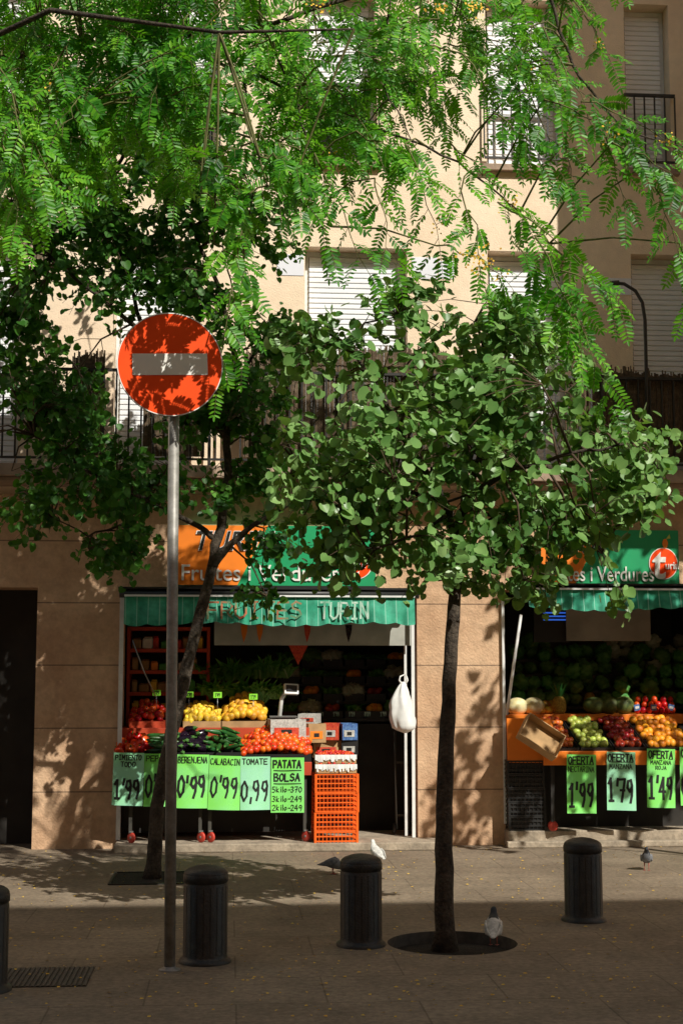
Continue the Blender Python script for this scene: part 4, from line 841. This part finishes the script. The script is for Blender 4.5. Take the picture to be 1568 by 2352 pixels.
L2=[([P(488,1300,Y2),P(505,1210,Y2),P(522,1100,Y2),P(522,950,Y2),P(540,820,Y2),P(500,650,Y2),P(420,480,Y2)],.045),
([P(488,1300,Y2),P(545,1235,Y2),P(610,1185,Y2-.1),P(680,1150,Y2-.1)],.034),([P(500,1240,Y2),P(440,1200,Y2),P(340,1150,Y2-.1),P(200,1080,Y2-.2),P(80,1000,Y2-.2)],.026),
([P(522,1010,Y2),P(430,870,Y2-.1),P(300,740,Y2-.2),P(150,620,Y2-.2),P(20,500,Y2)],.03),([P(530,880,Y2),P(580,820,Y2),P(640,760,Y2)],.02),([P(330,760,Y2),P(280,600,Y2),P(250,420,Y2)],.02),([P(340,1150,Y2),P(290,1200,Y2),P(200,1230,Y2),P(120,1190,Y2)],.014)]
E2=[(110,400,230,230,Y2,.7),(370,360,250,220,Y2,.7),(300,610,290,130,Y2,.6),(60,720,150,110,Y2,.4),(110,960,210,150,Y2-.1,.6),(290,1110,170,100,Y2-.1,.5),(270,1250,90,75,Y2,.4),(570,900,120,200,Y2,.5),(560,1090,120,120,Y2,.4),(650,800,80,90,Y2,.3),(110,1150,130,80,Y2,.4),(30,880,90,80,Y2,.4),(580,480,140,160,Y2,.5),(620,1250,60,60,Y2,.3),(590,1370,45,25,Y2,.2),(440,940,110,90,Y2+.1,.3),(480,700,120,90,Y2,.4)]
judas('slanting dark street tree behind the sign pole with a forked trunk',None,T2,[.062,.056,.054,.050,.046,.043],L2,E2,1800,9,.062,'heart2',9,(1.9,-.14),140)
x3=5.4; Y3=9.3
T3=[Vector((x3,Y3,0)),Vector((x3+.03,Y3,1.2)),Vector((x3-.04,Y3,2.3)),Vector((x3,Y3,3.2)),Vector((x3+.02,Y3,4.0)),Vector((x3,Y3,4.6))]
def toP(x,z,Y=Y3):
    v=Vector((x-CX,Y,z-CZ)); a=v.x*SP+v.y*CP; u=v.x*CP-v.y*SP; dep=a*CT+v.z*ST; w_=-a*ST+v.z*CT; return 784+F*u/dep,1176-F*w_/dep
def ell(x,z,r,Y=Y3): 
    a,b=toP(x,z,Y); return (a,b,r*F/Y,r*F/Y,Y,r)
L3=[([T3[-1],Vector((x3-.4,Y3,5.4)),Vector((x3-.9,Y3,6.2))],.03),([T3[-2],Vector((x3+.5,Y3,5.2)),Vector((x3+1,Y3,6))],.03),([T3[-1],Vector((x3,Y3+.3,5.8)),Vector((x3+.1,Y3,7))],.03),([T3[-3],Vector((x3-.5,Y3+.2,4.0)),Vector((x3-1.1,Y3+.3,4.4))],.02)]
judas('round leaved street tree outside the right edge, shading the middle pillar',None,T3,[.07,.06,.055,.05,.045,.04],L3,[ell(x3-.4,6.0,.85),ell(x3+.5,5.7,.8),ell(x3,6.9,.8),ell(x3-1.0,4.9,.6)],260,9,.08,'heart',5,(2.6,-.02),40)

FT=thing('feathery_tree','tall tree with drooping feathery leaves and yellow blossom hanging over the top','tree',(P(-420,1800,8.8).x,8.8,0))
fx=P(-420,1800,8.8).x; FYT=8.8
q=MB(); q.tube([(fx,FYT,0),(fx+.03,FYT,1.5),(fx-.02,FYT+.02,3),(fx+.05,FYT,4.6),(fx+.15,FYT,6.4)],[.22,.17,.155,.14,.10],18); q.build('trunk','bark',FT)
YF=8.9
LL=[([Vector((fx+.05,FYT,4.6)),P(-150,170,YF+.3),P(100,112,YF+.3),P(330,92,YF+.3),P(600,60,YF),P(900,-40,YF),P(1300,-60,YF),P(1700,-30,YF)],.026),
([P(330,92,YF+.3),P(600,180,YF+.1),P(860,290,YF+.1),P(1050,370,YF),P(1175,475,YF-.1),P(1260,560,YF-.2)],.013),
([P(1250,-60,YF),P(1310,150,YF),P(1420,290,YF),P(1600,350,YF)],.013),
([Vector((fx+.15,FYT,6.2)),P(0,-420,YF),P(500,-620,YF-.2),P(1100,-640,YF-.3),P(1700,-520,YF-.3)],.08),
([Vector((fx+.05,FYT,4.2)),P(-150,330,YF-.2),P(20,300,YF-.3),P(180,260,YF-.3)],.016),
([P(600,60,YF),P(680,220,YF-.1),P(720,380,YF-.2),P(760,520,YF-.2)],.009),([P(900,-40,YF),P(880,200,YF+.3),P(960,350,YF+.3)],.009),([P(560,180,YF),P(590,400,YF),P(560,600,YF-.1)],.008)]
q=MB(); nodes=[]
for lb,r0 in LL:
    pp=[]
    for i in range(len(lb)-1):
        for s in range(5): pp.append(lb[i].lerp(lb[i+1],s/5)+Vector((random.uniform(-1,1),random.uniform(-1,1),random.uniform(-1,1)))*.012)
    pp.append(lb[-1]); q.tube(pp,[r0*(1-.75*i/len(pp)) for i in range(len(pp))],8); nodes+=pp[2:]
q.build('limbs','bark',FT)
LV=[(0,0,0),(-.15,.22,.03),(-.17,.6,.04),(-.08,.93,.0),(0,1.0,-.02),(.08,.93,0),(.17,.6,.04),(.15,.22,.03)]; LF=[(0,4,3,2,1),(0,7,6,5,4)]
lp=[];lt=[];ln=[];ls=[]; tw=MB(); fl=MB()
down=Vector((0,0,-1))
def frond(p,d,nrm,L,npair):
    d=d.normalized(); pts=[p]; c=p.copy(); dd=d.copy(); st=L/npair; k0=random.uniform(.82,1.1)
    for i in range(npair):
        dd=(dd+down*.055).normalized(); c=c+dd*st; pts.append(c.copy())
        side=dd.cross(nrm); 
        if side.length<1e-3: continue
        side.normalize(); n2=side.cross(dd)
        f=i/npair; sz=.047*k0*(.72+.5*math.sin(math.pi*min(1,f*.85+.15)))*random.uniform(.9,1.1)
        if i==0: continue
        for s in (-1,1):
            t=(side*s*1.0+dd*.45+n2*random.uniform(-.25,.1)+Vector((random.gauss(0,.08),random.gauss(0,.08),random.gauss(0,.08))))
            lp.append(tuple(c)); lt.append(tuple(t)); ln.append(tuple(n2+side*s*random.uniform(-.3,.3)+Vector((random.gauss(0,.12),random.gauss(0,.12),random.gauss(0,.12))))); ls.append(sz)
    lp.append(tuple(c)); lt.append(tuple(dd)); ln.append(tuple(nrm)); ls.append(.042)
    tw.tube([pts[0],pts[len(pts)//2],pts[-1]],[.0022,.0018,.001],3,caps=False)
def spray(p0,p1,n,sag=.06,L=.24,conn=True,fl_=0):
    d=p1-p0; side=d.normalized().cross(Vector((0,-1,.25))).normalized(); pts=[]
    for i in range(7):
        f=i/6; pts.append(p0.lerp(p1,f)+Vector((0,0,sag*math.sin(math.pi*f)))+Vector((random.gauss(0,.01),random.gauss(0,.02),random.gauss(0,.01))))
    tw.tube(pts,[.006*(1-.75*i/6) for i in range(7)],5,caps=False)
    if conn:
        nd=min(nodes,key=lambda a:(a-p0).length); m_=nd.lerp(p0,.5)+Vector((0,0,.04)); tw.tube([nd,m_,pts[0]],[.008,.006,.005],5,caps=False)
    for k in range(n):
        f=(k+.6)/n; j=min(5,int(f*6)); p=pts[j].lerp(pts[j+1],f*6-j); sd=1 if k%2 else -1
        dr=(pts[j+1]-pts[j]).normalized()*random.uniform(.35,.8)+side*sd*random.uniform(.4,1.0)+Vector((random.gauss(0,.25),random.gauss(0,.4),-.2+random.gauss(0,.3)))
        nr=Vector((random.gauss(0,.55),-.4+random.gauss(0,.5),.55+random.gauss(0,.45)))+SUN*.3
        frond(p,dr,nr.normalized(),L*random.uniform(.55,1.15),random.randint(8,12))
    frond(pts[-1],(p1-pts[-2])+Vector((0,0,-.05)),Vector((random.gauss(0,.3),-.7,.6)).normalized(),L,10)
    if fl_: blossom(pts[5],fl_*7,.03)
def blossom(c0,n,sp):
    for _ in range(n):
        c=c0+Vector((random.gauss(0,sp),random.gauss(0,sp),random.gauss(0,sp))); a=random.random()*6; s=random.uniform(.005,.010); u=Vector((math.cos(a),.3,math.sin(a)))*s; v=Vector((-math.sin(a),.4,math.cos(a)))*s
        fl.add([c-u,c-v,c+u,c+v],[(0,1,2,3)])
def rs(n,x0,x1,y0,y1,Ya,Yb,nf=11,dl=(.3,.55)):
    for _ in range(n):
        for _k in range(8):
            px=random.uniform(x0,x1); py=random.uniform(y0,y1); Y=random.uniform(Ya,Yb); p0=P(px,py,Y)
            if noise.noise(Vector((px*.006,py*.006,3.1)))>-.18: break
        a=random.gauss(0,1.15)
        d=Vector((math.sin(a)*.9+.15,random.gauss(0,.35),-abs(math.cos(a))*.5-.05)).normalized()*random.uniform(*dl); spray(p0,p0+d,nf,.05,.24,True,1 if random.random()<.08 else 0)
rs(60,-60,660,-120,250,8.3,10.4,12); rs(24,-60,600,-160,60,8.3,9.5,12); rs(20,-60,260,60,420,8.3,9.2); rs(46,620,1250,-140,220,8.3,10.2,12); rs(14,540,1000,170,360,8.6,9.6,9,(.2,.35)); rs(12,200,640,180,420,8.5,9.8,10)
rs(60,-300,1500,-900,-150,8.3,10.0,12,(.3,.6))
EX=[(20,240,130,420,8.2,11),(0,150,90,420,8.2,11),(10,330,40,545,8.2,9),(640,330,760,560,8.3,10),(720,360,850,640,8.3,9),(860,400,900,600,8.4,9),(560,520,500,860,8.2,12),(520,620,560,790,8.3,8),
(1060,400,1110,660,8.4,9),(1030,330,1200,500,8.5,10),(1140,460,1370,640,8.3,13),(1230,540,1400,900,8.1,14),(1180,560,1300,760,8.2,11),(1250,230,1430,330,8.4,9),(1330,230,1568,350,8.4,13),(1400,330,1560,420,8.3,10),(1470,380,1560,560,8.3,11),(1380,300,1430,480,8.4,8),(1300,-20,1400,130,8.5,9),(1240,60,1380,330,8.5,11),(1180,150,1300,420,8.5,10),(1290,330,1320,430,8.5,6),(1560,560,1600,690,8.3,6),(1130,260,1240,360,8.5,8),(930,330,1010,560,8.6,8),(1000,560,1180,660,8.4,7),(820,300,980,420,8.5,9),(1270,620,1420,700,8.2,7),(430,300,520,520,8.5,9),(1320,640,1330,800,8.2,8),(770,200,900,420,8.7,10),(680,150,780,380,8.9,10),(1060,120,1180,330,8.8,9),(600,300,640,480,8.7,9)]
for k,(a,b,c,d,Y,n) in enumerate(EX):
    p0=P(a,b,Y); p1=P(c,d,Y-.1); spray(p0,p1,n,.04,.25,True,2 if k in (9,13,14,18,24,25) else 0)
# low branch added, its sprays set sunward of the sign to shade it
pb=dc+SUN*1.5; lbp=[Vector((fx+.1,FYT,5.2)),Vector((fx*.5+pb.x*.5,(FYT+pb.y)/2+.2,5.5)),pb+Vector((-.35,.2,.65)),pb+Vector((.35,0,.60))]
q=MB(); q.tube(lbp,[.022,.016,.010,.005],8); q.build('limbs','bark',FT); nodes+=[lbp[2],lbp[3]]
for (tx,tz,s,dx,dz) in ((-.22,.26,.95,.20,-.10),(-.02,.27,1.15,-.22,-.08),(-.26,.10,1.05,.22,-.12),(.02,.0,1.2,-.20,-.10),(-.15,-.14,1.0,.16,-.14),(.22,.12,1.15,.02,-.18),(-.05,.10,1.3,.20,-.06)):
    p0=dc+Vector((tx,0,tz))+SUN*s; spray(p0,p0+Vector((dx,.03,dz)),6,.02,.14,True)
for px,py in ((735,8),(1000,12),(1090,20),(1110,590),(1085,600)): blossom(P(px,py,8.0),22,.035)
tw.build('twigs','gtwig',FT); fl.build('blossom','flower',FT)
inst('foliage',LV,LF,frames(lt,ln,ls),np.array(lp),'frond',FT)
print('leaflets',len(lp))

# ---------------------------------------------------------------- light and camera
w=bpy.data.worlds.new('World'); sc.world=w; w.use_nodes=True; N=w.node_tree.nodes; bg=N['Background']
sk=N.new('ShaderNodeTexSky'); sk.sky_type='NISHITA'; sk.sun_disc=False; sk.sun_elevation=math.radians(41); sk.sun_rotation=math.radians(147)
mx=N.new('ShaderNodeMix'); mx.data_type='RGBA'; mx.blend_type='MULTIPLY'; mx.inputs[0].default_value=1; mx.inputs[7].default_value=(1,.88,.70,1)
w.node_tree.links.new(sk.outputs[0],mx.inputs[6]); w.node_tree.links.new(mx.outputs[2],bg.inputs[0]); bg.inputs[1].default_value=.11
sl=bpy.data.lights.new('sun','SUN'); sl.energy=5; sl.angle=math.radians(.35); sl.color=(1,.96,.86); so=bpy.data.objects.new('sun',sl); COL.objects.link(so); so.rotation_euler=(-SUN).to_track_quat('-Z','Y').to_euler(); so.location=(5,-5,20)
cam=bpy.data.cameras.new('camera'); cam.sensor_fit='VERTICAL'; cam.sensor_height=36; cam.lens=F/2352*36; cam.clip_end=500; cam.clip_start=.1
co=bpy.data.objects.new('camera',cam); COL.objects.link(co); co.location=(CX,0,CZ); co.rotation_euler=(math.pi/2+TH,0,-PSI); sc.camera=co
sc.view_settings.view_transform='Standard'; sc.view_settings.look='None'; sc.view_settings.exposure=0
